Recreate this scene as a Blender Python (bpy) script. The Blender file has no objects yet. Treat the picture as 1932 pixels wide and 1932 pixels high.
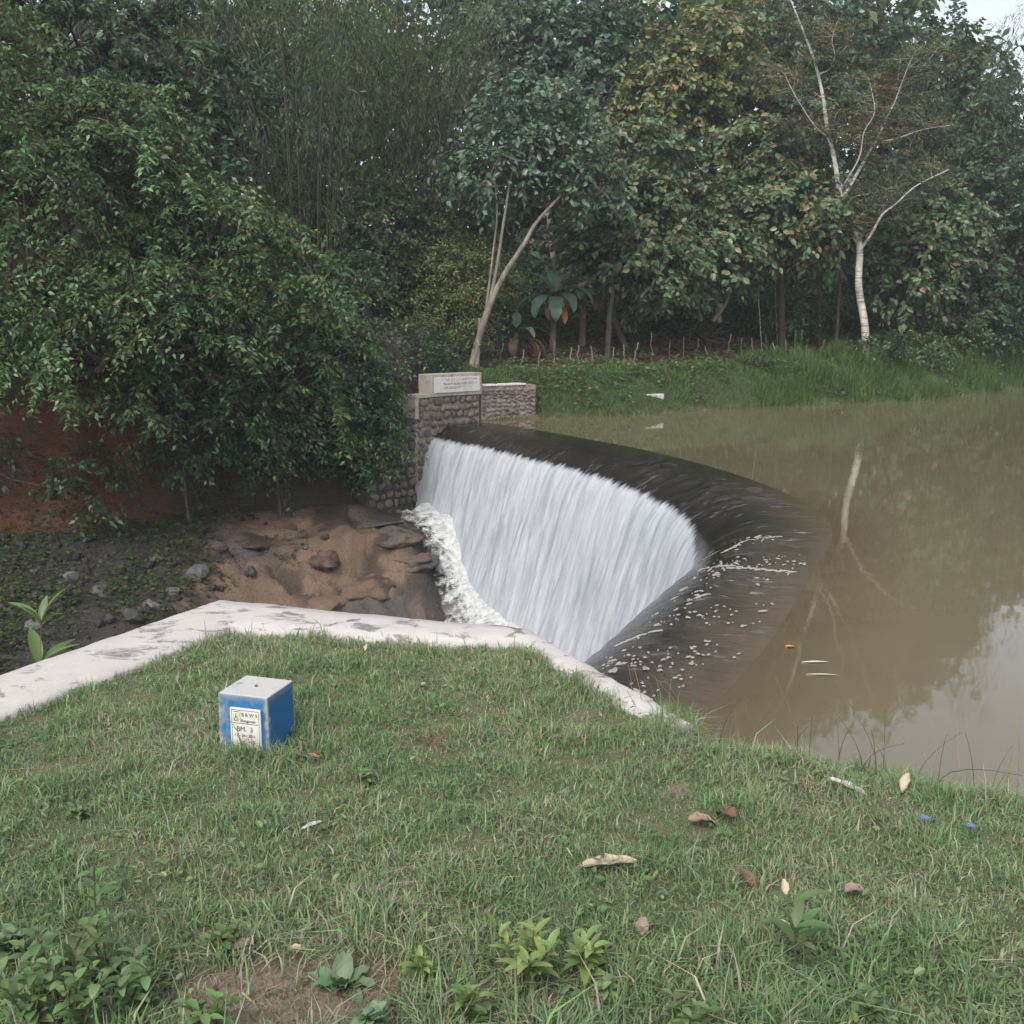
import bpy, bmesh, math
import numpy as np

# ------------------------------------------------------------------ camera, sky, sun, exposure
scene = bpy.context.scene
COL = scene.collection
FOC = 966 / math.tan(math.radians(26))
PITCH = math.atan((966 - 615) / FOC)
CAM = np.array([0.0, 0.0, 3.0])
cam_d = bpy.data.cameras.new('camera')
cam = bpy.data.objects.new('camera', cam_d)
COL.objects.link(cam)
cam.location = CAM
cam.rotation_euler = (math.radians(90) - PITCH, 0, 0)
cam_d.sensor_fit = 'HORIZONTAL'
cam_d.angle = math.radians(52)
cam_d.clip_start = 0.05
cam_d.clip_end = 2000
scene.camera = cam

SUN_EL, SUN_AZ = math.radians(48), math.radians(205)      # azimuth clockwise from +Y
world = bpy.data.worlds.new('World')
scene.world = world
world.use_nodes = True
wn = world.node_tree.nodes
wl = world.node_tree.links
bgn = wn['Background']
sky = wn.new('ShaderNodeTexSky')
sky.sky_type = 'NISHITA'
sky.sun_disc = False
sky.sun_elevation = SUN_EL
sky.sun_rotation = SUN_AZ
sky.dust_density = 4.0
sky.air_density = 1.0
hsv = wn.new('ShaderNodeHueSaturation')
hsv.inputs['Saturation'].default_value = 0.40
wl.new(sky.outputs[0], hsv.inputs['Color'])
wl.new(hsv.outputs[0], bgn.inputs['Color'])
bgn.inputs['Strength'].default_value = 0.15

sun_d = bpy.data.lights.new('sun', 'SUN')
sun_d.energy = 0.75
sun_d.angle = math.radians(25)
sun_d.color = (1.0, 0.96, 0.9)
sun = bpy.data.objects.new('sun', sun_d)
COL.objects.link(sun)
sun.rotation_euler = (math.radians(90) - SUN_EL, 0, math.radians(180) - SUN_AZ)
sun.location = (0, 0, 40)

vs = scene.view_settings
vs.view_transform = 'Standard'
vs.look = 'None'
vs.exposure = 0.9
vs.gamma = 1.0
vs.use_curve_mapping = False
cy = scene.cycles
cy.max_bounces = 6
cy.diffuse_bounces = 3
cy.glossy_bounces = 3
cy.transmission_bounces = 3
cy.volume_bounces = 1
cy.transparent_max_bounces = 6
cy.use_denoising = True
try:
    cy.denoiser = 'OPENIMAGEDENOISE'
except Exception:
    pass

# ------------------------------------------------------------------ helpers
def ray(px, py):
    dx = (px - 966) / FOC
    dy = (966 - py) / FOC
    c, s = math.cos(PITCH), math.sin(PITCH)
    return np.array([dx, c + dy * s, -s + dy * c])

def G(px, py, z):
    d = ray(px, py)
    return CAM + d * ((z - 3.0) / d[2])

def D(px, py, y):
    d = ray(px, py)
    return CAM + d * (y / d[1])

def nrm(v):
    v = np.asarray(v, float)
    return v / np.maximum(np.linalg.norm(v, axis=-1, keepdims=True), 1e-9)

_pg = np.random.default_rng(3)
_perm = np.concatenate([_pg.permutation(512)] * 3)
_grad = nrm(_pg.normal(size=(512, 3)))

def perlin(p):
    p = np.asarray(p, float)
    i = np.floor(p).astype(int)
    f = p - i
    u = f * f * f * (f * (f * 6 - 15) + 10)
    i &= 511
    out = 0
    for a in (0, 1):
        for b in (0, 1):
            for c in (0, 1):
                h = _perm[_perm[_perm[(i[..., 0] + a) & 511] + ((i[..., 1] + b) & 511)] + ((i[..., 2] + c) & 511)] & 511
                g = _grad[h]
                d = (g * (f - np.array([a, b, c]))).sum(-1)
                w = (u[..., 0] if a else 1 - u[..., 0]) * (u[..., 1] if b else 1 - u[..., 1]) * (u[..., 2] if c else 1 - u[..., 2])
                out = out + d * w
    return out * 1.6

def fbm(p, o=4, g=0.5):
    p = np.asarray(p, float)
    s, a, t = 0, 1.0, 0.0
    for k in range(o):
        s = s + a * perlin(p * 2 ** k + k * 17.3)
        t += a
        a *= g
    return s / t

def n2(x, y, sc, o=4, z=0.0):
    x, y = np.broadcast_arrays(x, y)
    return fbm(np.stack([x * sc, y * sc, np.full_like(x, z, dtype=float)], -1), o)

def sstep(a, b, x):
    t = np.clip((x - a) / (b - a), 0, 1)
    return t * t * (3 - 2 * t)

def poly_sd(P, x, y):
    """signed distance to polygon P, positive inside"""
    P = np.asarray(P, float)
    x = np.asarray(x, float)
    d = np.full(x.shape, 1e9)
    ins = np.zeros(x.shape, bool)
    for k in range(len(P)):
        a, b = P[k], P[(k + 1) % len(P)]
        e = b - a
        t = np.clip(((x - a[0]) * e[0] + (y - a[1]) * e[1]) / (e @ e), 0, 1)
        d = np.minimum(d, np.hypot(x - a[0] - t * e[0], y - a[1] - t * e[1]))
        if a[1] != b[1]:
            c = ((a[1] > y) != (b[1] > y)) & (x < (b[0] - a[0]) * (y - a[1]) / (b[1] - a[1]) + a[0])
            ins ^= c
    return np.where(ins, d, -d)

def link(o, parent=None):
    COL.objects.link(o)
    if parent is not None:
        o.parent = parent
    return o

def tag(o, label=None, cat=None, group=None, kind=None):
    if label: o['label'] = label
    if cat: o['category'] = cat
    if group: o['group'] = group
    if kind: o['kind'] = kind
    return o

def thing(name, label, cat, loc=(0, 0, 0), rz=0.0, group=None):
    o = bpy.data.objects.new(name, None)
    o.empty_display_size = 0.2
    COL.objects.link(o)
    o.location = loc
    o.rotation_euler = (0, 0, rz)
    return tag(o, label, cat, group)

def meshdata(name, v, faces, mat=None, col=None, smooth=False, vec=None):
    """faces: list of int arrays (M,k)"""
    me = bpy.data.meshes.new(name)
    v = np.asarray(v, np.float32)
    me.vertices.add(len(v))
    me.vertices.foreach_set('co', v.ravel())
    faces = [np.asarray(f, np.int32) for f in faces if len(f)]
    loops = np.concatenate([f.ravel() for f in faces])
    starts, o = [], 0
    for f in faces:
        m, k = f.shape
        starts.append(o + np.arange(m) * k)
        o += m * k
    starts = np.concatenate(starts).astype(np.int32)
    me.loops.add(len(loops))
    me.loops.foreach_set('vertex_index', loops)
    me.polygons.add(len(starts))
    me.polygons.foreach_set('loop_start', starts)
    if smooth:
        me.polygons.foreach_set('use_smooth', np.ones(len(starts), bool))
    me.update(calc_edges=True)
    if col is not None:
        at = me.attributes.new('col', 'FLOAT_COLOR', 'POINT')
        c = np.ones((len(v), 4), np.float32)
        c[:, :3] = col
        at.data.foreach_set('color', c.ravel())
    if vec is not None:
        at = me.attributes.new('flow', 'FLOAT_VECTOR', 'POINT')
        at.data.foreach_set('vector', np.asarray(vec, np.float32).ravel())
    if mat is not None:
        me.materials.append(mat)
    return me

def obj(name, me, parent=None, loc=None):
    o = bpy.data.objects.new(name, me)
    link(o, parent)
    if loc is not None:
        o.location = loc
    return o

def tubes(paths, sides=6, cap=True):
    """paths: list of (points (n,3), radii (n,)) -> verts, quads"""
    V, F, b = [], [], 0
    ang = np.arange(sides) * 2 * math.pi / sides
    for P, R in paths:
        P = np.asarray(P, float)
        R = np.broadcast_to(np.asarray(R, float), (len(P),))
        T = nrm(np.gradient(P, axis=0))
        ref = np.array([0, 0, 1.0]) if abs(T[0, 2]) < 0.8 else np.array([1.0, 0, 0])
        for i in range(len(P)):
            u = nrm(np.cross(T[i], ref))
            w = np.cross(T[i], u)
            ref = np.cross(u, T[i])
            V.append(P[i] + R[i] * (np.cos(ang)[:, None] * u + np.sin(ang)[:, None] * w))
        n = len(P)
        i, j = np.meshgrid(np.arange(n - 1), np.arange(sides), indexing='ij')
        a = b + i * sides + j
        c = b + i * sides + (j + 1) % sides
        F.append(np.stack([a, c, c + sides, a + sides], -1).reshape(-1, 4))
        b += n * sides
    return np.concatenate(V), [np.concatenate(F)]

def curve(pts, n=10):
    """Catmull-Rom through points"""
    P = np.asarray(pts, float)
    P = np.vstack([2 * P[0] - P[1], P, 2 * P[-1] - P[-2]])
    out = []
    m = len(P) - 3
    for k in range(m):
        t = np.linspace(0, 1, n, endpoint=(k == m - 1))[:, None]
        a, b, c, d = P[k:k + 4]
        out.append(0.5 * (2 * b + (c - a) * t + (2 * a - 5 * b + 4 * c - d) * t ** 2 + (3 * b - a - 3 * c + d) * t ** 3))
    return np.concatenate(out)

def box_bm(bm, sx, sy, sz, loc=(0, 0, 0), top=1.0):
    hx, hy = sx / 2, sy / 2
    vv = []
    for z, k in ((0, 1.0), (sz, top)):
        for x, y in ((-hx, -hy), (hx, -hy), (hx, hy), (-hx, hy)):
            vv.append(bm.verts.new((loc[0] + x * k, loc[1] + y * k, loc[2] + z)))
    for f in ((3, 2, 1, 0), (4, 5, 6, 7), (0, 1, 5, 4), (1, 2, 6, 5), (2, 3, 7, 6), (3, 0, 4, 7)):
        bm.faces.new([vv[i] for i in f])

def bm_mesh(name, bm, mat=None, bevel=0.0, seg=2, smooth=False):
    if bevel > 0:
        bmesh.ops.bevel(bm, geom=list(bm.edges), offset=bevel, segments=seg, affect='EDGES', profile=0.5)
    me = bpy.data.meshes.new(name)
    bm.to_mesh(me)
    bm.free()
    if mat: me.materials.append(mat)
    if smooth:
        for p in me.polygons: p.use_smooth = True
    return me

# ------------------------------------------------------------------ materials
class N:
    def __init__(s, name):
        s.m = bpy.data.materials.new(name)
        s.m.use_nodes = True
        s.t = s.m.node_tree
        s.b = s.t.nodes['Principled BSDF']
        s.out = s.t.nodes['Material Output']
    def n(s, typ, **kw):
        x = s.t.nodes.new(typ)
        for k, v in kw.items():
            if k in x.inputs.keys() if hasattr(x, 'inputs') else False:
                x.inputs[k].default_value = v
            else:
                setattr(x, k, v)
        return x
    def l(s, a, b):
        s.t.links.new(a, b)
    def setv(s, **kw):
        for k, v in kw.items():
            k = k.replace('_', ' ')
            if not hasattr(v, 'is_linked'):
                if k == 'Base Color' and len(v) == 3: v = (*v, 1)
                s.b.inputs[k].default_value = v
            else:
                s.l(v, s.b.inputs[k])
    def coord(s, which='Object'):
        return s.n('ShaderNodeTexCoord').outputs[which]
    def attr(s, name, out='Color'):
        a = s.n('ShaderNodeAttribute')
        a.attribute_name = name
        return a.outputs[out]
    def mapping(s, vec, scale=(1, 1, 1), loc=(0, 0, 0)):
        m = s.n('ShaderNodeMapping')
        m.inputs['Scale'].default_value = scale
        m.inputs['Location'].default_value = loc
        s.l(vec, m.inputs['Vector'])
        return m.outputs[0]
    def noise(s, vec, scale=1.0, detail=4.0, rough=0.55, dist=0.0):
        x = s.n('ShaderNodeTexNoise')
        s.l(vec, x.inputs['Vector'])
        x.inputs['Scale'].default_value = scale
        x.inputs['Detail'].default_value = detail
        x.inputs['Roughness'].default_value = rough
        x.inputs['Distortion'].default_value = dist
        return x.outputs['Fac']
    def ramp(s, fac, stops, interp='LINEAR'):
        r = s.n('ShaderNodeValToRGB')
        r.color_ramp.interpolation = interp
        el = r.color_ramp.elements
        while len(el) < len(stops): el.new(0.5)
        for e, (p, c) in zip(el, stops):
            e.position = p
            if not hasattr(c, '__len__'): c = (c, c, c)
            e.color = (*c, 1) if len(c) == 3 else c
        s.l(fac, r.inputs['Fac'])
        return r.outputs['Color']
    def mix(s, fac, a, b, mode='MIX'):
        m = s.n('ShaderNodeMix', data_type='RGBA', blend_type=mode)
        for v, sock in ((fac, m.inputs[0]), (a, m.inputs[6]), (b, m.inputs[7])):
            if hasattr(v, 'is_linked'): s.l(v, sock)
            elif hasattr(v, '__len__'): sock.default_value = (*v, 1) if len(v) == 3 else v
            else: sock.default_value = v
        return m.outputs[2]
    def math(s, op, a, b=0.0, c=0.0, clamp=False):
        m = s.n('ShaderNodeMath', operation=op)
        m.use_clamp = clamp
        for k, v in enumerate((a, b, c)):
            if hasattr(v, 'is_linked'): s.l(v, m.inputs[k])
            else: m.inputs[k].default_value = v
        return m.outputs[0]
    def bump(s, h, strength=0.5, dist=0.02):
        b = s.n('ShaderNodeBump')
        b.inputs['Strength'].default_value = strength
        b.inputs['Distance'].default_value = dist
        s.l(h, b.inputs['Height'])
        s.l(b.outputs[0], s.b.inputs['Normal'])
    def sep(s, vec):
        x = s.n('ShaderNodeSeparateXYZ')
        s.l(vec, x.inputs[0])
        return x.outputs

def leaf_mat(name, rough=0.5, trans=0.28, spec=0.4):
    k = N(name)
    c = k.attr('col')
    k.setv(Base_Color=c, Roughness=rough)
    k.b.inputs['Specular IOR Level'].default_value = spec
    tr = k.n('ShaderNodeBsdfTranslucent')
    tc = k.mix(0.5, c, (0.25, 0.32, 0.04))
    k.l(k.mix(0.6, c, tc), tr.inputs['Color'])
    ms = k.n('ShaderNodeMixShader')
    ms.inputs[0].default_value = trans
    k.l(k.b.outputs[0], ms.inputs[1])
    k.l(tr.outputs[0], ms.inputs[2])
    k.l(ms.outputs[0], k.out.inputs['Surface'])
    return k.m

def bark_mat(name, a, b, sc=6.0, rings=False):
    k = N(name)
    co = k.coord()
    f = k.noise(k.mapping(co, (sc, sc, sc * 0.35)), 1.0, 6, 0.65)
    c = k.ramp(f, [(0.3, a), (0.7, b)])
    if rings:
        r = k.noise(k.mapping(co, (1.2, 1.2, 14)), 1.0, 3, 0.6)
        c = k.mix(k.ramp(r, [(0.52, 0), (0.62, 0.75)]), c, (0.10, 0.09, 0.075))
    k.setv(Base_Color=c, Roughness=0.9)
    k.bump(f, 0.6, 0.02)
    return k.m

M = {}
M['leaf'] = leaf_mat('leaf_satin', 0.42, 0.25, 0.45)
M['leaf_dull'] = leaf_mat('leaf_dull', 0.7, 0.28, 0.2)
M['grass'] = leaf_mat('grass_blade', 0.6, 0.30, 0.25)
M['bark_dark'] = bark_mat('bark_dark', (0.035, 0.027, 0.02), (0.11, 0.09, 0.07))
M['bark_grey'] = bark_mat('bark_grey', (0.10, 0.085, 0.07), (0.26, 0.23, 0.19))
M['bark_pale'] = bark_mat('bark_pale', (0.30, 0.29, 0.26), (0.58, 0.56, 0.51), 5, True)
M['culm'] = bark_mat('bamboo_culm', (0.03, 0.036, 0.018), (0.075, 0.08, 0.04), 3)
M['twig'] = bark_mat('dead_twig', (0.11, 0.08, 0.055), (0.30, 0.25, 0.19), 9)

def m_ground():
    k = N('soil_and_rock')
    co = k.coord()
    c = k.attr('col')
    f = k.noise(co, 2.2, 8, 0.65)
    g = k.noise(co, 17, 6, 0.7)
    h = k.mix(0.5, k.ramp(f, [(0.25, 0.45), (0.75, 1.5)]), k.ramp(g, [(0.3, 0.55), (0.7, 1.4)]))
    k.setv(Base_Color=k.mix(1.0, c, h, 'MULTIPLY'), Roughness=k.ramp(f, [(0.3, 0.55), (0.6, 0.95)]))
    k.bump(k.math('ADD', f, k.math('MULTIPLY', g, 0.5)), 1.0, 0.22)
    return k.m
M['ground'] = m_ground()

def m_lawn():
    k = N('lawn_soil')
    co = k.coord()
    f = k.noise(co, 5, 6, 0.65)
    g = k.noise(co, 60, 5, 0.7)
    c = k.mix(k.ramp(f, [(0.40, 0), (0.62, 1)]), (0.085, 0.105, 0.042), (0.135, 0.115, 0.07))
    c = k.mix(k.attr('col'), c, k.mix(g, (0.14, 0.10, 0.075), (0.30, 0.24, 0.19)))
    k.setv(Base_Color=c, Roughness=0.95)
    k.bump(g, 0.8, 0.02)
    return k.m
M['lawn'] = m_lawn()

def m_whitewash():
    k = N('weathered_whitewash')
    co = k.coord()
    p = k.sep(k.coord())
    f = k.noise(k.mapping(co, (4.2, 6.0, 4)), 1.1, 9, 0.64, 0.6)
    g = k.noise(co, 9, 7, 0.7)
    v = k.noise(k.mapping(co, (1.6, 4, 1)), 0.9, 5, 0.6)
    c = k.mix(g, (0.50, 0.465, 0.44), (0.37, 0.34, 0.325))
    mil = k.math('MULTIPLY', k.ramp(f, [(0.545, 0), (0.60, 1)]), k.ramp(g, [(0.36, 0.25), (0.52, 1)]))
    c = k.mix(k.math('MULTIPLY', mil, 0.85), c, (0.12, 0.11, 0.105))
    c = k.mix(k.ramp(v, [(0.55, 0), (0.75, 0.4)]), c, (0.42, 0.35, 0.30))
    k.setv(Base_Color=c, Roughness=0.88)
    k.bump(g, 0.5, 0.015)
    return k.m
M['whitewash'] = m_whitewash()

def m_concrete(name, a, b, st=(0.10, 0.095, 0.085), amt=0.6, sc=4):
    k = N(name)
    co = k.coord()
    f = k.noise(co, sc, 7, 0.65)
    g = k.noise(co, sc * 6, 6, 0.7)
    c = k.mix(g, a, b)
    c = k.mix(k.math('MULTIPLY', k.ramp(f, [(0.50, 0), (0.68, 1)]), amt), c, st)
    k.setv(Base_Color=c, Roughness=0.9)
    k.bump(g, 0.5, 0.01)
    return k.m
M['concrete'] = m_concrete('grey_concrete', (0.40, 0.36, 0.31), (0.30, 0.27, 0.24))
M['mortar'] = m_concrete('mortar', (0.33, 0.27, 0.22), (0.22, 0.18, 0.145), (0.05, 0.05, 0.04), 0.7, 2.5)
M['plaque'] = m_concrete('plaque_marble', (0.62, 0.62, 0.58), (0.50, 0.49, 0.46), (0.34, 0.27, 0.22), 0.5, 3)
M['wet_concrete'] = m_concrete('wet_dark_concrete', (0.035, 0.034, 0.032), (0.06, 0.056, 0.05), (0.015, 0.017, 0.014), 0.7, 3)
M['ink'] = m_concrete('dark_lettering', (0.05, 0.05, 0.055), (0.09, 0.09, 0.09), (0.2, 0.2, 0.19), 0.4, 30)
M['faded_ink'] = m_concrete('faded_lettering', (0.22, 0.22, 0.22), (0.30, 0.30, 0.30), (0.45, 0.45, 0.43), 0.6, 9)

def m_stone(name, stops):
    k = N(name)
    oi = k.n('ShaderNodeObjectInfo').outputs['Random']
    co = k.coord()
    g = k.noise(co, 5, 6, 0.7)
    c = k.ramp(oi, stops)
    c = k.mix(1.0, c, k.ramp(g, [(0.3, 0.6), (0.7, 1.35)]), 'MULTIPLY')
    k.setv(Base_Color=c, Roughness=0.9)
    k.bump(g, 0.6, 0.03)
    return k.m
M['stone_brown'] = m_stone('masonry_stone_brown', [(0, (0.075, 0.062, 0.052)), (0.4, (0.13, 0.103, 0.082)), (0.75, (0.17, 0.142, 0.118)), (1, (0.11, 0.102, 0.094))])
M['stone_grey'] = m_stone('masonry_stone_grey', [(0, (0.09, 0.08, 0.075)), (0.5, (0.15, 0.135, 0.125)), (1, (0.21, 0.18, 0.16))])
M['boulder'] = m_stone('boulder_stone', [(0, (0.045, 0.045, 0.042)), (0.5, (0.085, 0.082, 0.078)), (1, (0.125, 0.115, 0.105))])

def m_paint():
    k = N('worn_blue_paint')
    co = k.coord()
    p = k.sep(co)
    ax = k.math('ABSOLUTE', p[0]); ay = k.math('ABSOLUTE', p[1])
    f = k.noise(co, 22, 7, 0.65)
    g = k.noise(co, 90, 5, 0.7)
    edge = k.math('MINIMUM', ax, ay)                 # close to the half width only at the vertical arrises
    e = k.math('ADD', k.math('MULTIPLY', edge, 11.0), k.math('MULTIPLY', f, 0.9))
    wear = k.ramp(e, [(0.0, 0), (1.0, 0)])
    wear = k.math('MULTIPLY', k.math('SUBTRACT', e, 1.36), 6.0, clamp=True)
    zt = k.math('ADD', k.math('MULTIPLY', p[2], 9.0), k.math('MULTIPLY', f, 0.55))
    weart = k.math('MULTIPLY', k.math('SUBTRACT', zt, 2.10), 2.2, clamp=True)
    left = k.math('MULTIPLY', k.math('SUBTRACT', k.math('ADD', k.math('MULTIPLY', p[0], -8.0), k.math('MULTIPLY', f, 1.4)), 1.15), 2.5, clamp=True)
    nz = k.sep(k.n('ShaderNodeNewGeometry').outputs['Normal'])[2]
    top = k.math('GREATER_THAN', nz, 0.7)
    ws = k.math('MAXIMUM', k.math('MAXIMUM', wear, weart), k.math('MULTIPLY', left, 0.6))
    topb = k.ramp(k.noise(co, 9, 5, 0.6), [(0.60, 1), (0.68, 0.35)])
    w = k.mix(top, ws, topb)
    blue = k.mix(f, (0.012, 0.098, 0.24), (0.018, 0.135, 0.32))
    grey = k.mix(top, k.mix(g, (0.24, 0.235, 0.21), (0.34, 0.33, 0.30)), k.mix(g, (0.36, 0.355, 0.34), (0.47, 0.465, 0.45)))
    k.setv(Base_Color=k.mix(w, blue, grey), Roughness=0.6)
    k.bump(g, 0.35, 0.004)
    return k.m
M['blue_paint'] = m_paint()

def m_water():
    k = N('murky_water')
    fl = k.sep(k.attr('flow', 'Vector'))             # x: metres along arc, y: metres upstream of the crest edge
    co = k.coord()
    f = k.noise(co, 0.35, 3, 0.5)
    g = k.noise(k.mapping(co, (1, 1, 1)), 3.0, 4, 0.5)
    c = k.mix(f, (0.124, 0.104, 0.064), (0.150, 0.126, 0.078))
    sh = k.math('SUBTRACT', 1.0, k.math('DIVIDE', k.math('ADD', fl[1], k.math('MULTIPLY', k.math('SUBTRACT', k.noise(co, 1.3, 5, 0.6), 0.5), 0.9)), 1.0, clamp=True), clamp=True)
    c = k.mix(k.math('MULTIPLY', sh, k.math('MULTIPLY', fl[2], 0.9)), c, (0.098, 0.072, 0.046))
    k.setv(Base_Color=c, Roughness=0.03, IOR=1.40)
    k.bump(k.math('ADD', k.math('MULTIPLY', g, 0.35), k.noise(k.mapping(co, (0.8, 0.8, 1)), 1.0, 2, 0.5)), 0.10, 0.018)
    return k.m
M['water'] = m_water()

def m_fall():
    k = N('falling_water')
    fl = k.attr('flow', 'Vector')                    # x along arc, y downstream of the crest edge, z near/far position
    p = k.sep(fl)
    streak = k.noise(k.mapping(fl, (2.6, 0.55, 0)), 1.0, 9, 0.68, 0.7)
    fine = k.noise(k.mapping(fl, (9, 1.5, 0), (3, 1, 0)), 1.0, 8, 0.72, 0.8)
    tongue = k.noise(k.mapping(fl, (4.5, 0.35, 0)), 1.0, 8, 0.82)
    edge = k.math('ADD', p[1], k.math('MULTIPLY', k.math('SUBTRACT', tongue, 0.5), 0.75))
    white = k.ramp(edge, [(0.0, 0), (1.0, 0)])
    white = k.math('DIVIDE', k.math('SUBTRACT', edge, k.math('ADD', 1.88, k.math('MULTIPLY', k.math('POWER', p[2], 6.0), 0.30))), 0.14, clamp=True)
    soft = k.noise(k.mapping(fl, (7.5, 2.6, 0), (1, 5, 0)), 1.0, 5, 0.6, 0.6)
    patch = k.noise(k.mapping(fl, (0.7, 0.7, 0), (4, 2, 0)), 1.0, 3, 0.5)
    sf = k.math('MULTIPLY', k.ramp(soft, [(0.58, 0), (0.72, 1)]), k.ramp(patch, [(0.40, 0), (0.60, 1)]))
    sf = k.math('MULTIPLY', sf, k.math('MULTIPLY', k.math('DIVIDE', p[1], 0.5, clamp=True), 0.75))
    white = k.math('MAXIMUM', white, k.math('MULTIPLY', sf, k.ramp(p[2], [(0.0, 0.35), (1.0, 1.0)])))
    lines = k.math('MULTIPLY', k.ramp(k.noise(k.mapping(fl, (3.3, 0.12, 0), (7, 0, 0)), 1.0, 4, 0.6), [(0.63, 0), (0.70, 1)]),
                   k.math('DIVIDE', k.math('SUBTRACT', p[1], 1.0), 0.5, clamp=True))
    white = k.math('MAXIMUM', white, k.math('MULTIPLY', lines, 0.30))
    wc = k.mix(k.ramp(fine, [(0.28, 0), (0.62, 1)]), (0.31, 0.335, 0.37), (0.46, 0.48, 0.515))
    wc = k.mix(k.ramp(streak, [(0.34, 0.9), (0.54, 0)]), wc, (0.25, 0.275, 0.32))
    dk = k.mix(k.ramp(k.noise(k.mapping(fl, (1.2, 0.6, 0)), 1.0, 5, 0.6), [(0.35, 0), (0.7, 1)]), (0.010, 0.010, 0.009), (0.028, 0.022, 0.016))
    wob = k.math('MULTIPLY', k.math('SUBTRACT', k.noise(k.mapping(fl, (1.0, 1.0, 0)), 1.3, 5, 0.6), 0.5), 1.3)
    br = k.math('SUBTRACT', 1.0, k.math('DIVIDE', k.math('ADD', p[1], wob), 1.15, clamp=True), clamp=True)
    dk = k.mix(k.math('MULTIPLY', br, p[2]), dk, (0.098, 0.072, 0.046))
    k.setv(Base_Color=k.mix(white, dk, wc), Roughness=k.ramp(white, [(0, 0.10), (1, 0.75)]), IOR=1.333)
    k.bump(k.math('ADD', fine, streak), 0.35, 0.04)
    return k.m
M['fall'] = m_fall()

def m_foam():
    k = N('white_foam')
    co = k.coord()
    fl = k.sep(k.attr('flow', 'Vector'))
    g = k.noise(co, 7, 7, 0.72, 0.5)
    h = k.noise(co, 3.2, 7, 0.75, 0.6)
    k.setv(Base_Color=k.mix(k.ramp(g, [(0.35, 0), (0.60, 1)]), (0.34, 0.36, 0.36), (0.60, 0.61, 0.60)), Roughness=0.7)
    k.bump(g, 0.9, 0.08)
    cov = k.math('ADD', k.math('MULTIPLY', k.math('SUBTRACT', 1.0, fl[1]), 1.9), k.math('MULTIPLY', k.math('SUBTRACT', h, 0.5), 5.0))
    cov = k.math('SUBTRACT', cov, 0.25, clamp=True)
    tr = k.n('ShaderNodeBsdfTransparent')
    ms = k.n('ShaderNodeMixShader')
    k.l(cov, ms.inputs[0]); k.l(tr.outputs[0], ms.inputs[1]); k.l(k.b.outputs[0], ms.inputs[2])
    k.l(ms.outputs[0], k.out.inputs['Surface'])
    return k.m
M['foam'] = m_foam()
def m_fleck():
    k = N('foam_fleck')
    g = k.noise(k.coord(), 30, 4, 0.6)
    k.setv(Base_Color=k.mix(g, (0.17, 0.16, 0.145), (0.34, 0.325, 0.30)), Roughness=0.8)
    return k.m
M['fleck'] = m_fleck()
def m_tail():
    k = N('tail_water')
    g = k.noise(k.coord(), 4, 5, 0.6)
    k.setv(Base_Color=k.mix(g, (0.10, 0.095, 0.075), (0.17, 0.165, 0.14)), Roughness=0.12, IOR=1.333)
    k.bump(g, 0.5, 0.06)
    return k.m
M['tail'] = m_tail()
def m_litter(name, a, b, rough=0.7):
    k = N(name)
    g = k.noise(k.coord(), 40, 5, 0.65)
    k.setv(Base_Color=k.mix(g, a, b), Roughness=rough)
    return k.m

# ------------------------------------------------------------------ layout of the place
C = np.array([-15.587, 18.723])
R0 = 20.33
_dA = np.radians([-50, -40, -30, -25, -20, -17, -14, -10, -5.6, 0.5, 8, 17, 28, 36, 46, 60])
_dR = np.array([0.05, 0.0, -0.10, -0.18, -0.18, -0.12, 0.06, 0.32, 0.40, 0.24, 0.0, -0.22, -0.36, -0.12, 0.30, 0.3])
_ft = np.linspace(_dA[0], _dA[-1], 400)
_fr = np.convolve(np.pad(np.interp(_ft, _dA, _dR), 12, 'edge'), np.ones(25) / 25, 'valid')
def RT(th):
    return R0 + np.interp(th, _ft, _fr)
def ZF(th):
    return np.interp(th, np.radians([20, 26, 30, 33, 36, 38.5, 41, 44, 50]), [-4.85, -4.8, -4.65, -4.3, -3.75, -2.95, -2.62, -2.38, -2.3])
LAND = [(-220, 4), (-60, 14), (-30, 20), (-18, 23.2), (-13.2, 25.9), (-11.2, 26.2), (-9.8, 26.9), (-7.4, 29.0), (-4.6, 30.4), (-3.5, 31.0), (-1.5, 33.2),
        (-0.4, 33.8), (0.7, 34.55), (2.4, 35.2), (4.3, 36.1), (6.4, 37.5), (8.6, 39.1), (12, 40.8), (15.8, 42.7), (20, 46), (24.6, 50.7), (34, 58), (60, 72), (220, 110),
        (220, 400), (-220, 400)]
CAPO = np.array([(-4.9, -3.0), (-3.4, 1.2), (-2.42, 3.86), (-2.21, 4.35), (-1.61, 5.61), (-0.18, 5.13), (0.09, 5.04), (0.34, 4.52), (0.60, 3.98), (0.70, 3.77), (0.86, 3.45)])
CAPI = np.array([(-4.4, -3.0), (-2.95, 1.2), (-2.15, 3.45), (-1.97, 3.86), (-1.40, 5.01), (-0.27, 4.84), (0.03, 4.85), (0.21, 4.44), (0.49, 3.92), (0.59, 3.72), (0.75, 3.40)])
LAWN = [(-4.4, -3.0), (-2.95, 1.2), (-2.15, 3.45), (-1.97, 3.86), (-1.40, 5.01), (-0.27, 4.84), (0.03, 4.85), (0.21, 4.44), (0.47, 3.97),
        (0.55, 3.93), (0.68, 3.86), (0.80, 3.79), (1.05, 3.68), (1.42, 3.52), (1.74, 3.28), (2.3, 3.0), (3.4, 2.5), (5, 2.2), (9, 1.4), (40, -6), (40, -40), (-10, -40)]
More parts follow.
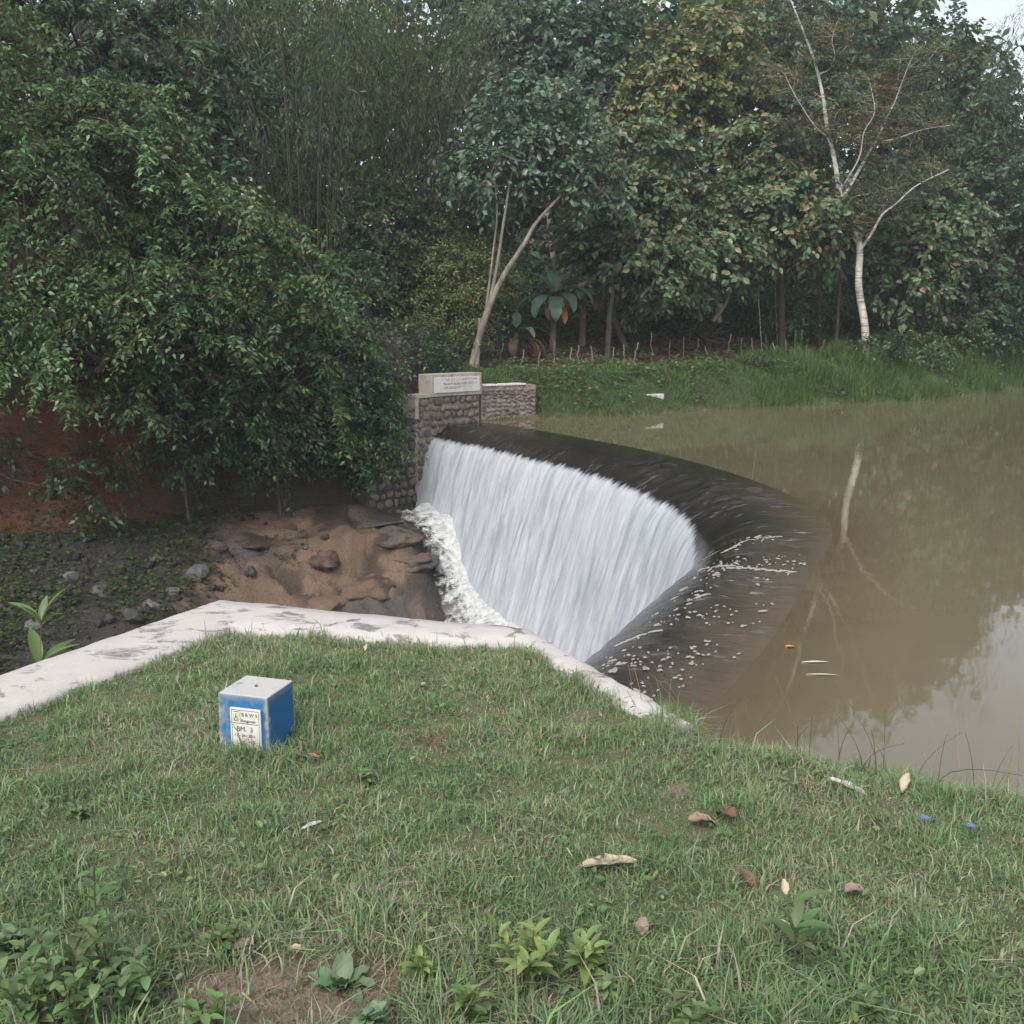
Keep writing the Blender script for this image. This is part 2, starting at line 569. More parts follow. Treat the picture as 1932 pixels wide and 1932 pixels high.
WALLED = [(-12, -45), (-4.65, -3.0), (-3.15, 1.2), (-2.3, 3.65), (-2.1, 4.1), (-1.5, 5.3), (-0.2, 5.0), (0.06, 4.92), (0.25, 4.47), (0.56, 3.82), (0.9, 3.0), (2, 0), (10, -45)]

def lawn_z(x, y):
    d = poly_sd(LAWN, x, y)
    z = 1.49 + 0.035 * n2(x, y, 1.1, 3) + 0.028 * n2(x, y, 4.5, 3)
    out = np.clip(-d, 0, None)
    z = z - 0.10 * sstep(0.25, 0, d) * (x > 0.7) - np.where(out > 0, 0.25 * out + 0.75 * out ** 1.3, 0)
    return z, d

def H(x, y):
    """height of the big ground sheet; also returns region masks"""
    sl = poly_sd(LAND, x, y)
    ang = np.arctan2(y - C[1], x - C[0])
    r = np.hypot(x - C[0], y - C[1]) - (RT(ang) - R0)
    wl_ = poly_sd(WALLED, x, y)
    d = np.clip(sl, 0, None)
    o = np.clip(-sl, 0, None)
    gorge = sstep(20.0, 19.2, r)
    side = sstep(-3.4, -1.2, x) * sstep(28, 33, y)             # 0: cliff above the gorge, 1: bank of the reservoir
    side = np.maximum(side, sstep(0, 2, x))
    rough = n2(x, y, 0.35, 5)
    rough2 = n2(x, y, 1.3, 5, 3.0)
    ridg = 1 - np.abs(n2(x, y, 0.62, 5, 9.0)) * 2
    # gorge floor: shelving bedrock
    steep = sstep(-9.0, -6.0, x)
    fl = -2.15 - (0.34 - 0.16 * steep) * o - 0.62 * steep * np.clip(o - 2.2, 0, None)
    rockmask = sstep(-9.5, -6.5, x)
    step = 0.16 * np.floor(3.2 * (n2(x * 0.75, y * 1.1, 0.55, 4, 5.0))) * rockmask
    bil = 0.5 - np.abs(n2(x, y, 0.55, 2, 14.0)) * 1.2; bil2 = 0.4 - np.abs(n2(x + 0.5 * rough, y, 1.7, 3, 24.0)); fin = n2(x, y, 4.2, 3, 44.0); crack = np.exp(-(n2(x, y, 0.45, 3, 33.0) / 0.035) ** 2)
    fl = fl + (0.30 * rough + 0.12 * rough2 + (0.42 * bil + 0.26 * bil2 + 0.09 * fin - 0.25 * crack - 0.22) * rockmask - 0.1 + step) * sstep(0.0, 1.0, o)
    fl = np.maximum(fl, -5.0 + 0.15 * rough)
    chan = sstep(16.0, 16.7, r) * gorge
    fl = fl * (1 - chan) + (ZF(ang) - 0.12) * chan
    bed = -1.6 + 0.15 * rough
    low = fl * gorge + bed * (1 - gorge)
    shore = 0.0 - 0.45 * o
    low = np.where((side > 0.5) & (o < 3.5) & (gorge < 0.3), np.maximum(low, shore), low)
    # land
    cl = -2.15 + 4.5 * sstep(0.0, 1.9, d + 0.5 * rough * sstep(0, .8, d)) + 0.12 * d + 0.3 * rough2 * sstep(0.2, 1, d)
    bk = 1.25 * sstep(0, 1.9, d) + 0.055 * d + 0.12 * np.clip(d - 4.5, 0, 14) + 0.10 * rough * sstep(0.5, 2, d) + 0.12 * np.clip(d - 20, 0, None)
    land = cl * (1 - side) + bk * side
    z = np.where(sl > 0, land, low)
    # land under and around the near lawn
    lz, ld = lawn_z(x, y)
    near = (y < 12)
    inn = near & (wl_ > 0)
    z = np.where(inn, 1.30, z)
    rb = near & (ld < 0) & (wl_ <= 0) & (x > 0.3)
    z = np.where(rb, np.maximum(z, lz - 0.15), z)
    z = np.where(near & (ld >= 0), 1.30, z)
    return z, sl, r, side, rough, rough2, gorge

# ------------------------------------------------------------------ ground sheet
def axis(lo, a, b, m, hi, fine, mid, coarse_n):
    t = np.linspace(0, 1, coarse_n + 1)
    L = a - (a - lo) * (t[1:][::-1] ** 2.0)
    Md = np.arange(b + mid, m, mid)
    Rr = m + (hi - m) * (t[1:] ** 2.0)
    return np.concatenate([L, np.arange(a, b + 1e-6, fine), Md, Rr])

def build_ground():
    xs = axis(-150, -17, 3.0, 32, 170, 0.11, 0.40, 46)
    ys = axis(-60, 2.6, 36.5, 60, 170, 0.11, 0.36, 46)
    X, Y = np.meshgrid(xs, ys, indexing='ij')
    Z, sl, r, side, rough, rough2, gorge = H(X, Y)
    nx, ny = X.shape
    v = np.stack([X, Y, Z], -1).reshape(-1, 3)
    i, j = np.meshgrid(np.arange(nx - 1), np.arange(ny - 1), indexing='ij')
    a = i * ny + j
    q = np.stack([a, a + ny, a + ny + 1, a + 1], -1).reshape(-1, 4)
    # soil colours, with shade put into part of the cliff
    n1 = n2(X, Y, 0.5, 4, 2.0)[..., None]
    nb = n2(X, Y, 0.9, 5, 7.0)[..., None]
    mud = np.array([0.215, 0.145, 0.098]) + 0.08 * n1 * np.array([1, 0.8, 0.6])
    mud = mud * (1 - 0.62 * sstep(0.04, 0.20, nb))                       # dark blotches spread by noise
    greyr = np.array([0.115, 0.10, 0.09])
    mud = mud + (greyr - mud) * sstep(0.05, 0.35, n2(X, Y, 0.28, 3, 12.0))[..., None]
    rub = np.array([0.042, 0.038, 0.030]) + 0.02 * nb
    red = np.array([0.15, 0.062, 0.034]) + 0.05 * n1
    leafl = np.array([0.040, 0.032, 0.022]) + 0.02 * n1
    field = np.array([0.095, 0.062, 0.044]) + 0.03 * nb
    turf = np.array([0.045, 0.070, 0.022]) + 0.01 * n1
    rm = sstep(-9.2, -7.0, X + 1.2 * rough)[..., None]
    floor = rub + (mud - rub) * rm
    wet = sstep(15.6, 16.3, r + 0.8 * rough)[..., None]
    floor = floor + (np.array([0.045, 0.042, 0.038]) - floor) * wet * 0.9
    red = red * (1 - sstep(-10.5, -8.5, X)[..., None]) + np.array([0.055, 0.042, 0.03]) * sstep(-10.5, -8.5, X)[..., None]  # cliff towards the falls painted dark brown for the shade under overhanging trees
    cliff = red * sstep(3.2, 2.2, sl)[..., None] + leafl * (1 - sstep(3.2, 2.2, sl)[..., None])
    d = np.clip(sl, 0, None)
    bank = turf + (field - turf) * (sstep(3.6, 4.8, d + 1.2 * rough) * sstep(24, 14, X))[..., None]
    bank = bank + (leafl - bank) * sstep(9, 12, d + rough)[..., None]
    mudl = np.array([0.20, 0.125, 0.075])
    bank = bank + (mudl - bank) * (sstep(0.5, 0.15, d))[..., None]
    land = cliff * (1 - side[..., None]) + bank * side[..., None]
    c = np.where(sl[..., None] > 0, land, floor)
    near = (Y < 12) & (r > 19)
    c = np.where(near[..., None], np.array([0.12, 0.10, 0.06]), c)
    o = obj('ground', meshdata('ground', v, [q], M['ground'], c.reshape(-1, 3), True))
    tag(o, kind='structure')

def build_lawn():
    xs = np.arange(-5.2, 9.0, 0.07)
    ys = np.arange(-3.0, 5.3, 0.07)
    X, Y = np.meshgrid(xs, ys, indexing='ij')
    Z, d = lawn_z(X, Y)
    wl_ = poly_sd(WALLED, X, Y)
    nx, ny = X.shape
    i, j = np.meshgrid(np.arange(nx - 1), np.arange(ny - 1), indexing='ij')
    a = i * ny + j
    keep = ((d > -0.16) | ((d > -2.3) & (X > 0.62) & (wl_ < 0.02)))
    k4 = keep[:-1, :-1] & keep[1:, :-1] & keep[1:, 1:] & keep[:-1, 1:]
    q = np.stack([a, a + ny, a + ny + 1, a + 1], -1)[k4]
    bare = bare_mask(X, Y)
    v = np.stack([X, Y, Z], -1).reshape(-1, 3)
    used = np.unique(q)
    mp = np.zeros(len(v), int); mp[used] = np.arange(len(used))
    o = obj('lawn', meshdata('lawn', v[used], [mp[q]], M['lawn'], np.repeat(bare.reshape(-1, 1), 3, 1)[used], True))
    tag(o, kind='structure')

def bare_mask(x, y):
    c = G(560, 1880, 1.5)
    m = sstep(1.15, 0.55, np.hypot((x - c[0]) / 0.30, (y - c[1]) / 0.20) + 0.5 * n2(x, y, 5, 3, 1.0))
    for px, py, w in ((820, 1395, 0.09), (1280, 1490, 0.05)):
        c = G(px, py, 1.5)
        m = np.maximum(m, 0.8 * sstep(1.2, 0.4, np.hypot(x - c[0], y - c[1]) / w + 0.5 * n2(x, y, 7, 3, 4.0)))
    return m

build_ground()
build_lawn()

# ------------------------------------------------------------------ water
TH0, TH1 = math.radians(-47), math.radians(46.0)
def polar(r, th):
    return C[0] + r * np.cos(th), C[1] + r * np.sin(th)

def prof(s):
    d = np.clip(s - 0.85, 0, None)
    z = -0.02 * np.minimum(s, 0.85) - 0.40 * np.minimum(d, 1.0) ** 2
    e = np.clip(d - 1.0, 0, 0.45)
    z = z - 0.8 * e - (2.8 / 0.9) * e ** 2
    return z - 3.6 * np.clip(d - 1.45, 0, None)

def grid_quads(nx, ny):
    i, j = np.meshgrid(np.arange(nx - 1), np.arange(ny - 1), indexing='ij')
    a = i * ny + j
    return np.stack([a, a + ny, a + ny + 1, a + 1], -1).reshape(-1, 4)

def build_water():
    th = np.linspace(TH0, math.radians(60), 260)
    r = np.concatenate([np.linspace(R0, R0 + 6, 40), R0 + 6 + np.linspace(0.02, 1, 60) ** 2 * 125])
    T, Rr = np.meshgrid(th, r, indexing='ij')
    x, y = polar(Rr + (RT(T) - R0) * np.clip(1 - (Rr - R0) / 5, 0, 1), T)
    v = np.stack([x, y, np.zeros_like(x)], -1).reshape(-1, 3)
    fl = np.stack([T * R0, Rr - R0, sstep(math.radians(9), math.radians(-7), T)], -1).reshape(-1, 3)
    o = obj('water', meshdata('water', v, [grid_quads(*x.shape)[:, ::-1]], M['water'], vec=fl, smooth=True))
    tag(o, kind='structure')
    # the sheet over the weir
    th = np.linspace(TH0, TH1, 680)
    s = np.concatenate([np.linspace(0, 1.6, 40), np.linspace(1.62, 2.3, 40), np.linspace(2.315, 3.5, 56)])
    arc = np.concatenate([[0], np.cumsum(np.hypot(np.diff(s), np.diff(prof(s))))])
    T, S = np.meshgrid(th, s, indexing='ij')
    A_ = np.broadcast_to(arc, T.shape)
    u = T * R0
    st = fbm(np.stack([u * 1.8, A_ * 0.5, 0 * u], -1), 4)
    st2 = fbm(np.stack([u * 5.0, A_ * 1.1, 0 * u + 5], -1), 3)
    rip = fbm(np.stack([u * 3.4, S * 3.0, 0 * u + 9], -1), 3)
    k = sstep(1.5, 2.4, S)
    gl = sstep(-0.25, 0.25, fbm(np.stack([u * 0.5, S * 1.2, 0 * u + 3], -1), 3)) * sstep(math.radians(-7), math.radians(0), T) * (0.35 + 0.65 * sstep(math.radians(19), math.radians(13), T)) * sstep(0.1, 0.35, S)
    off = k * (0.060 * st + 0.022 * st2) + (1 - k) * sstep(0.0, 0.35, S) * ((0.008 + 0.075 * gl) * rip + 0.008 * st)
    x, y = polar(RT(T) - S - off * k, T)
    z = prof(S) + off * (1 - 0.8 * k)
    nearf = sstep(math.radians(9), math.radians(-7), T)
    v = np.stack([x, y, z], -1).reshape(-1, 3)
    fl = np.stack([u, A_, nearf], -1).reshape(-1, 3)
    o = obj('waterfall', meshdata('waterfall', v, [grid_quads(*x.shape)], M['fall'], vec=fl, smooth=True))
    tag(o, 'white curtain of water pouring over the curved dark weir crest', kind='structure')

def build_weir():
    th = np.linspace(TH0 - 0.01, TH1 + 0.012, 160)
    s = np.array([-0.02, -0.02, 0.9, 1.3, 1.6, 1.85, 2.0, 2.15, 2.3, 2.8, 3.4, 3.4])
    z = prof(np.clip(s, 0, None)) - 0.30
    z[0] = -2.2
    z[-1] = -6.0
    T, S = np.meshgrid(th, s, indexing='ij')
    x, y = polar(RT(T) - S + 0.10, T)
    Zz = np.broadcast_to(z, x.shape)
    v = np.stack([x, y, Zz], -1).reshape(-1, 3)
    nx, ny = x.shape
    q = grid_quads(nx, ny)
    caps = [np.arange(ny)[None, ::-1], ((nx - 1) * ny + np.arange(ny))[None]]
    t = thing('weir', 'curved dark concrete weir spanning the river under the falling water', 'weir')
    obj('weir_body', meshdata('weir_body', v, [q], M['wet_concrete']), t)

def build_foam():
    rg = np.random.default_rng(21)
    th = np.linspace(TH0, math.radians(43.6), 700)
    w = np.linspace(0, 1, 34)
    T, Wd = np.meshgrid(th, w, indexing='ij')
    u = T * R0
    wid = 1.05 + 0.5 * sstep(math.radians(36), math.radians(42), T) + 0.35 * sstep(math.radians(33), math.radians(28), T) + 0.30 * fbm(np.stack([u * 0.7, 0 * u, 0 * u + 2], -1), 3)
    ragged = 0.30 * fbm(np.stack([u * 2.6, 0 * u, 0 * u + 8], -1), 5)
    zf = ZF(T)
    s_in = 2.30 + np.clip(prof(np.array(2.30)) - (zf + 0.30), 0, None) / 3.6
    r_in = RT(T) - s_in + 0.12
    Rr = r_in - Wd * (wid + ragged)
    x, y = polar(Rr, T)
    base = zf + 0.02
    b1 = fbm(np.stack([u * 1.6, Rr * 1.6, 0 * u], -1), 4)
    b2 = fbm(np.stack([u * 4.0, Rr * 4.0, 0 * u + 4], -1), 4)
    hump = np.sin(np.clip(Wd, 0, 1) * math.pi) ** 0.7
    z = base + (0.55 - 0.35 * sstep(math.radians(38), math.radians(42), T)) * (1 - Wd) ** 2 + hump * (0.16 * b1 + 0.07 * b2) - 0.12 * sstep(0.8, 1, Wd)
    v = np.stack([x, y, z], -1).reshape(-1, 3)
    o = obj('foam', meshdata('foam', v, [grid_quads(*x.shape)], M['foam'], smooth=True, vec=np.stack([u, Wd, 0 * u], -1).reshape(-1, 3)))
    tag(o, 'boiling white foam along the foot of the falls', kind='stuff')
    # tail water pool by the far abutment
    th = np.linspace(math.radians(42.0), math.radians(47), 30)
    r = np.linspace(15.3, 18.2, 40)
    T, Rr = np.meshgrid(th, r, indexing='ij')
    x, y = polar(Rr, T)
    z = np.full_like(x, -2.60) + 0.02 * n2(x, y, 3, 3)
    o = obj('pool_water', meshdata('pool_water', np.stack([x, y, z], -1).reshape(-1, 3), [grid_quads(*x.shape)], M['tail'], smooth=True))
    tag(o, kind='structure')
    # flecks of foam drifting on the near crest
    V, F, b = [], [], 0
    def fleck(p, a, bx, rot):
        nonlocal b
        n = 9
        t = np.arange(n) * 2 * math.pi / n
        rr = 1 + 0.35 * rg.normal(size=n)
        rr = np.clip(rr, 0.45, 1.6)
        px = np.cos(t) * a * rr; py = np.sin(t) * bx * rr
        c, s_ = math.cos(rot), math.sin(rot)
        for kz, zz in ((1.0, 0.002), (0.6, 0.012)):
            xx = p[0] + kz * (px * c - py * s_); yy = p[1] + kz * (px * s_ + py * c)
            S = RT(np.arctan2(yy - C[1], xx - C[0])) - np.hypot(xx - C[0], yy - C[1])
            V.append(np.stack([xx, yy, prof(np.clip(S, 0, None)) + zz + 0.012], -1))
        i = np.arange(n)
        F.append((np.stack([b + i, b + (i + 1) % n, b + n + (i + 1) % n, b + n + i], -1), b + n + i[None]))
        b += 2 * n
    for k in range(620):
        th_ = rg.uniform(math.radians(-40), math.radians(-11))
        s_ = 0.1 + rg.beta(1.8, 1.6) * 1.35
        clus = float(n2(np.array(th_ * R0), np.array(s_), 0.9, 3, 3.0))
        if clus < -0.05 + 0.25 * rg.random() - (0.25 if s_ > 1.0 else 0): continue
        p = polar(RT(th_) - s_, th_)
        a = 0.007 + 0.017 * rg.random() ** 2.2
        if rg.random() < 0.06: a *= 2.0
        fleck(p, a * rg.uniform(1.2, 2.4), a, th_ + math.pi / 2 + rg.normal() * 0.5)
    # long drawn threads of foam
    for (xa, ya, xb, yb, wd, m) in ((1362, 1030, 1400, 1020, .02, 14), (1400, 1018, 1470, 1015, .007, 22), (1372, 1072, 1500, 1084, .010, 60), (1330, 1060, 1380, 1070, .012, 14), (1160, 1195, 1250, 1185, .016, 26), (1300, 1130, 1340, 1122, .012, 12)):
        for q in np.linspace(0, 1, m):
            if rg.random() < 0.2: continue
            p = G(xa + (xb - xa) * q, ya + (yb - ya) * q + rg.normal() * 1.2, -0.02)[:2]
            fleck(p, 0.035 * rg.uniform(.5, 1.2), wd * rg.uniform(.4, 1.2), rg.normal() * .15)
    v = np.concatenate(V)
    quads = np.concatenate([f[0] for f in F]); ngon = np.concatenate([f[1] for f in F])
    o = obj('foam_flecks', meshdata('foam_flecks', v, [quads, ngon], M['fleck']))
    tag(o, 'scattered pale foam flecks drifting over the near weir crest', kind='stuff')

build_water()
build_weir()
build_foam()

# ------------------------------------------------------------------ near retaining wall
def build_near_wall():
    t = thing('retaining_wall', 'low retaining wall with mildewed whitewashed top around the lawn corner', 'wall', (float(CAPO[4][0]), float(CAPO[4][1]), 0))
    off = np.array([CAPO[4][0], CAPO[4][1], 0])
    def dense(P, n=30):
        out = []
        for k in range(len(P) - 1):
            t_ = np.linspace(0, 1, n, endpoint=(k == len(P) - 2))[:, None]
            out.append(P[k] * (1 - t_) + P[k + 1] * t_)
        return np.concatenate(out)
    O, I = dense(CAPO), dense(CAPI)
    w = 0.012
    zt = 1.522 + 0.006 * n2(O[:, 0], O[:, 1], 2.5, 4)
    zt = zt - 0.22 * np.clip(np.linspace(-(len(CAPO) - 2) , 1, len(O)), 0, 1)
    def ring(P, z): return np.column_stack([P, np.broadcast_to(z, len(P))])
    dirn = nrm(O - I)
    jag = 0.035 * n2(O[:, 0], O[:, 1], 5, 5)[:, None]
    rows = [ring(I, zt - 0.22), ring(I + dirn * jag, zt - 0.02), ring(I + dirn * (0.02 + jag), zt - 0.002), ring(I * .66 + O * .34, zt + 0.006), ring(I * .33 + O * .67, zt + 0.005),
            ring(O - dirn * (0.03 + jag), zt), ring(O - dirn * (0.006 + jag), zt - 0.02), ring(O, zt - 0.16), ring(O - dirn * 0.05, zt - 0.17)]
    v = np.stack(rows, 1)
    nx, ny = v.shape[:2]
    obj('coping', meshdata('coping', v.reshape(-1, 3) - off, [grid_quads(nx, ny)[:, ::-1]], M['whitewash'], smooth=False), t)
    rows = [ring(O - dirn * 0.05, zt - 0.165), ring(O - dirn * 0.02, 0.2), ring(O + dirn * 0.5, -6.2)]
    v = np.stack(rows, 1)
    nx, ny = v.shape[:2]
    obj('wall_face', meshdata('wall_face', v.reshape(-1, 3) - off, [grid_quads(nx, ny)[:, ::-1]], M['mortar']), t)
build_near_wall()

# ------------------------------------------------------------------ masonry of the far abutment
def stone_mesh(name, rg, mat, n=8):
    t = np.arange(n) * 2 * math.pi / n + rg.uniform(0, 1)
    sq = 1 / np.maximum(np.abs(np.cos(t)), np.abs(np.sin(t))) ** 0.75
    r = 0.5 * sq * rg.uniform(0.82, 1.04, n)
    base = np.stack([np.cos(t) * r, np.zeros(n), np.sin(t) * r], -1)
    rows = [base + [0, 0.5, 0], base + [0, -0.25, 0], base * 0.86 + [0, -0.62, 0], base * 0.45 + np.array([0, -0.85, 0]) + rg.normal(size=(n, 1)) * [0, 0.06, 0]]
    v = np.concatenate(rows)
    i = np.arange(n)
    q = np.concatenate([np.stack([k * n + i, k * n + (i + 1) % n, (k + 1) * n + (i + 1) % n, (k + 1) * n + i], -1) for k in range(3)])
    return meshdata(name, v, [q, (3 * n + i)[None]], mat, smooth=False)

def lay_stones(parent, meshes, rg, x0, x1, zlo, zhi, y, sw, sh, gap=0.03, depth=0.10, inside=None):
    z = zlo
    while z < zhi - 0.05:
        h = min(sh * rg.uniform(0.75, 1.3), zhi - z)
        x = x0 - rg.uniform(0, sw * 0.5)
        while x < x1 - 0.04:
            w = sw * rg.uniform(0.65, 1.4)
            xa, xb = max(x, x0), min(x + w, x1)
            if xb - xa > 0.08 and (inside is None or inside((xa + xb) / 2, z + h / 2)):
                o = bpy.data.objects.new('stone', meshes[rg.integers(len(meshes))])
                link(o, parent)
                o.location = ((xa + xb) / 2, y, z + h / 2 + rg.normal() * 0.025)
                o.scale = (xb - xa - gap, depth * rg.uniform(0.7, 1.3), h - gap)
                o.rotation_euler = (0, rg.normal() * 0.28, 0)
            x += w
        z += h

def mesh_text(name, body, size, mat, parent, loc, rot, ext=0.0006, align='LEFT', sx=1.0):
    cu = bpy.data.curves.new(name, 'FONT')
    cu.body = body
    cu.size = size
    cu.extrude = ext
    cu.align_x = align
    tmp = bpy.data.objects.new('tmp_text', cu)
    COL.objects.link(tmp)
    bpy.context.view_layer.update()
    me = bpy.data.meshes.new_from_object(tmp.evaluated_get(bpy.context.evaluated_depsgraph_get()))
    bpy.data.objects.remove(tmp)
    me.name = name
    me.materials.clear()
    me.materials.append(mat)
    o = obj(name, me, parent, loc)
    o.rotation_euler = rot
    o.scale = (sx, 1, 1)
    return o

def build_abutment():
    rg = np.random.default_rng(5)
    A = np.array([-2.92, 31.62]); B = np.array([-1.06, 33.52])        # ends of the plaque wall
    u = nrm(B - A)
    rz = math.atan2(u[1], u[0])
    L = float(np.linalg.norm(B - A))
    br = [stone_mesh('stone_brown', rg, M['stone_brown']) for _ in range(7)]
    gr = [stone_mesh('stone_grey', rg, M['stone_grey']) for _ in range(6)]
    t = thing('abutment_wall', 'brown rubble masonry abutment with concrete block and white plaque beside the weir', 'wall', (A[0], A[1], 0), rz)
    bm = bmesh.new()
    box_bm(bm, L + 0.04, 0.5, 4.3, (L / 2, 0.25, -3.45))
    bm2 = bm_mesh('masonry_core', bm, M['mortar'])
    obj('masonry_core', bm2, t)
    # lower wing following the flow, battered down towards the gorge floor
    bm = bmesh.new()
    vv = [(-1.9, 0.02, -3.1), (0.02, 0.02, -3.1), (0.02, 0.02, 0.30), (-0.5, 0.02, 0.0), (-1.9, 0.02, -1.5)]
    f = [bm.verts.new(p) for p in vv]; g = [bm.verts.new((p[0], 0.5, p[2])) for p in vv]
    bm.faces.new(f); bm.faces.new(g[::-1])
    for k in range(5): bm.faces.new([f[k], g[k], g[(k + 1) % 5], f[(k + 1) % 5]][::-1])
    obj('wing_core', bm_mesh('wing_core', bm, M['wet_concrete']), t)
    lay_stones(t, br, rg, 0.06, L - 0.02, -2.2, 0.86, -0.005, 0.27, 0.22)
    lay_stones(t, br, rg, -1.8, 0.04, -2.6, 0.25, 0.02, 0.28, 0.23, inside=lambda x, z: z < (0.6 * (x + .5) if x > -0.5 else 1.0 * (x + 0.5)) - 0.10)
    # concrete trim, block and plaque
    x0 = 0.62
    bm = bmesh.new(); box_bm(bm, L - x0 + 0.06, 0.62, 0.68, ((x0 + L) / 2 + 0.02, 0.22, 0.87))
    blk = obj('plaque_block', bm_mesh('plaque_block', bm, M['concrete'], 0.012), t)
    cx = (x0 + L) / 2 + 0.02
    W, Hh = L - x0 - 0.14, 0.47
    bm = bmesh.new(); box_bm(bm, W, 0.03, Hh, (cx, -0.10, 0.985))
    pl = obj('plaque', bm_mesh('plaque', bm, M['plaque'], 0.004), t)
    # worn, unreadable lettering in three lines
    V, F, b = [], [], 0
    for row, (xa, xb) in enumerate(((-0.28, 0.36), (-0.28, 0.33), (-0.30, 0.05))):
        x = xa * W / 0.8
        while x < xb * W / 0.8:
            w = rg.uniform(0.03, 0.055)
            if rg.random() < 0.82:
                for (a_, b_, c_, d_) in ((0, 0.012, 0, 0.075), (w - 0.012, w, 0.01 * rg.integers(0, 4), 0.075), (0, w, 0.035 * rg.integers(0, 3), None)):
                    if d_ is None: d_ = c_ + 0.012
                    if rg.random() < 0.2: continue
                    zz = 1.345 - 0.125 * row
                    p = [(x + a_, zz + c_), (x + b_, zz + c_), (x + b_, zz + d_), (x + a_, zz + d_)]
                    for yy in (-0.119, -0.112):
                        V += [(cx + q[0], yy, q[1]) for q in p]
                    F += [(b, b + 1, b + 2, b + 3)] + [(b + k, b + 4 + k, b + 4 + (k + 1) % 4, b + (k + 1) % 4) for k in range(4)]
                    b += 8
            x += w + 0.016
    obj('lettering', meshdata('lettering', np.array(V), [np.array(F)], M['faded_ink']), pl)['label'] = 'three lines of worn dark lettering'
    bm = bmesh.new(); box_bm(bm, x0 - 0.02, 0.6, 0.10, (x0 / 2 - 0.02, 0.22, 0.86))
    obj('coping', bm_mesh('coping', bm, M['concrete'], 0.01), t)
    bm = bmesh.new(); box_bm(bm, 0.13, 0.6, 0.62, (0.02, 0.22, 0.235))
    obj('end_post', bm_mesh('end_post', bm, M['concrete'], 0.01), t)
    # vertical joint strip, dark and mossy
    # upstream wing of grey stone
    A2 = np.array([-0.98, 33.66]); B2 = np.array([0.78, 34.86])
    u2 = nrm(B2 - A2); L2 = float(np.linalg.norm(B2 - A2))
    t2 = thing('wing_wall', 'low grey stone wing wall upstream of the plaque, pale coping broken', 'wall', (A2[0], A2[1], 0), math.atan2(u2[1], u2[0]))
    bm = bmesh.new(); box_bm(bm, L2, 0.4, 2.0, (L2 / 2, 0.2, -0.9))
    obj('masonry_core', bm_mesh('masonry_core', bm, M['mortar']), t2)
    lay_stones(t2, gr, rg, 0.03, L2, -0.2, 1.06, -0.005, 0.21, 0.135, 0.022, 0.06)
    for xa, xb in ((0.02, 0.52), (0.55, 0.66), (0.86, 1.34), (1.40, 1.72)):
        bm = bmesh.new(); box_bm(bm, xb - xa, 0.44, 0.055, ((xa + xb) / 2, 0.18, 1.10))
        obj('coping', bm_mesh('coping', bm, M['plaque'], 0.008), t2)
    # short strips of the same coping showing in the bank grass
    for k, (px, py, w) in enumerate(((1225, 719, 1.1), (1132, 721, 0.35))):
        p = D(px, py, 37.6 + 0.6 * k); p[2] = H(p[:1], p[1:2])[0][0] - 0.09
        bm = bmesh.new(); box_bm(bm, w, 0.22, 0.25, (0, 0, -0.20))
        o = obj('coping_stone', bm_mesh('coping_stone', bm, M['plaque'], 0.01), None, p)
        o.rotation_euler = (0, 0, 0.35)
        tag(o, ['long pale strip of coping showing in the bank grass', 'short pale stub of coping in the bank grass nearer the plaque'][k], 'coping')
build_abutment()
# ------------------------------------------------------------------ foliage
def pal(rg, n, cols, w=None, jit=0.18):
    cols = np.asarray(cols, float)
    k = rg.choice(len(cols), n, p=None if (w is None or len(w) != len(cols)) else np.asarray(w) / np.sum(w))
    c = cols[k] * (1 + jit * rg.normal(size=(n, 1))) * (1 + 0.06 * rg.normal(size=(n, 3)))
    return np.clip(c, 0.004, 0.9)

def leaves(base, dirs, nor, ln, wd, fold=0.12, curl=0.12, hexa=False):
    """rhombic leaves: two folded halves each; returns verts (n*4,3) and quads"""
    dirs = nrm(dirs)
    side = nrm(np.cross(dirs, nor))
    nn = np.cross(side, dirs)
    ln = np.asarray(ln)[:, None]; wd = np.asarray(wd)[:, None]
    p0 = base
    m = base + dirs * ln * 0.42 
    a = m + side * wd * 0.5 + nn * wd * fold
    b = m - side * wd * 0.5 + nn * wd * fold
    tip = base + dirs * ln - nn * ln * curl
    if hexa:
        m1, m2 = base + dirs * ln * 0.22, base + dirs * ln * 0.66 - nn * ln * curl * 0.5
        a1, b1 = m1 + side * wd * 0.42 + nn * wd * fold, m1 - side * wd * 0.42 + nn * wd * fold
        a2, b2 = m2 + side * wd * 0.44 + nn * wd * fold, m2 - side * wd * 0.44 + nn * wd * fold
        v = np.stack([p0, a1, a2, tip, p0, tip, b2, b1], 1).reshape(-1, 3)
        return v, None
    v = np.stack([p0, a, tip, b], 1).reshape(-1, 3)
    i = np.arange(len(base)) * 4
    return v, np.stack([i, i + 1, i + 2, i + 3], -1)

class Leafage:
    def __init__(s): s.v, s.c, s.n = [], [], 0
    def add(s, v, col):
        s.v.append(v); s.c.append(np.repeat(col, len(v) // len(col), 0))
    def mesh(s, name, mat):
        v = np.concatenate(s.v); c = np.concatenate(s.c)
        return meshdata(name, v, [np.arange(len(v)).reshape(-1, 4)], mat, c)

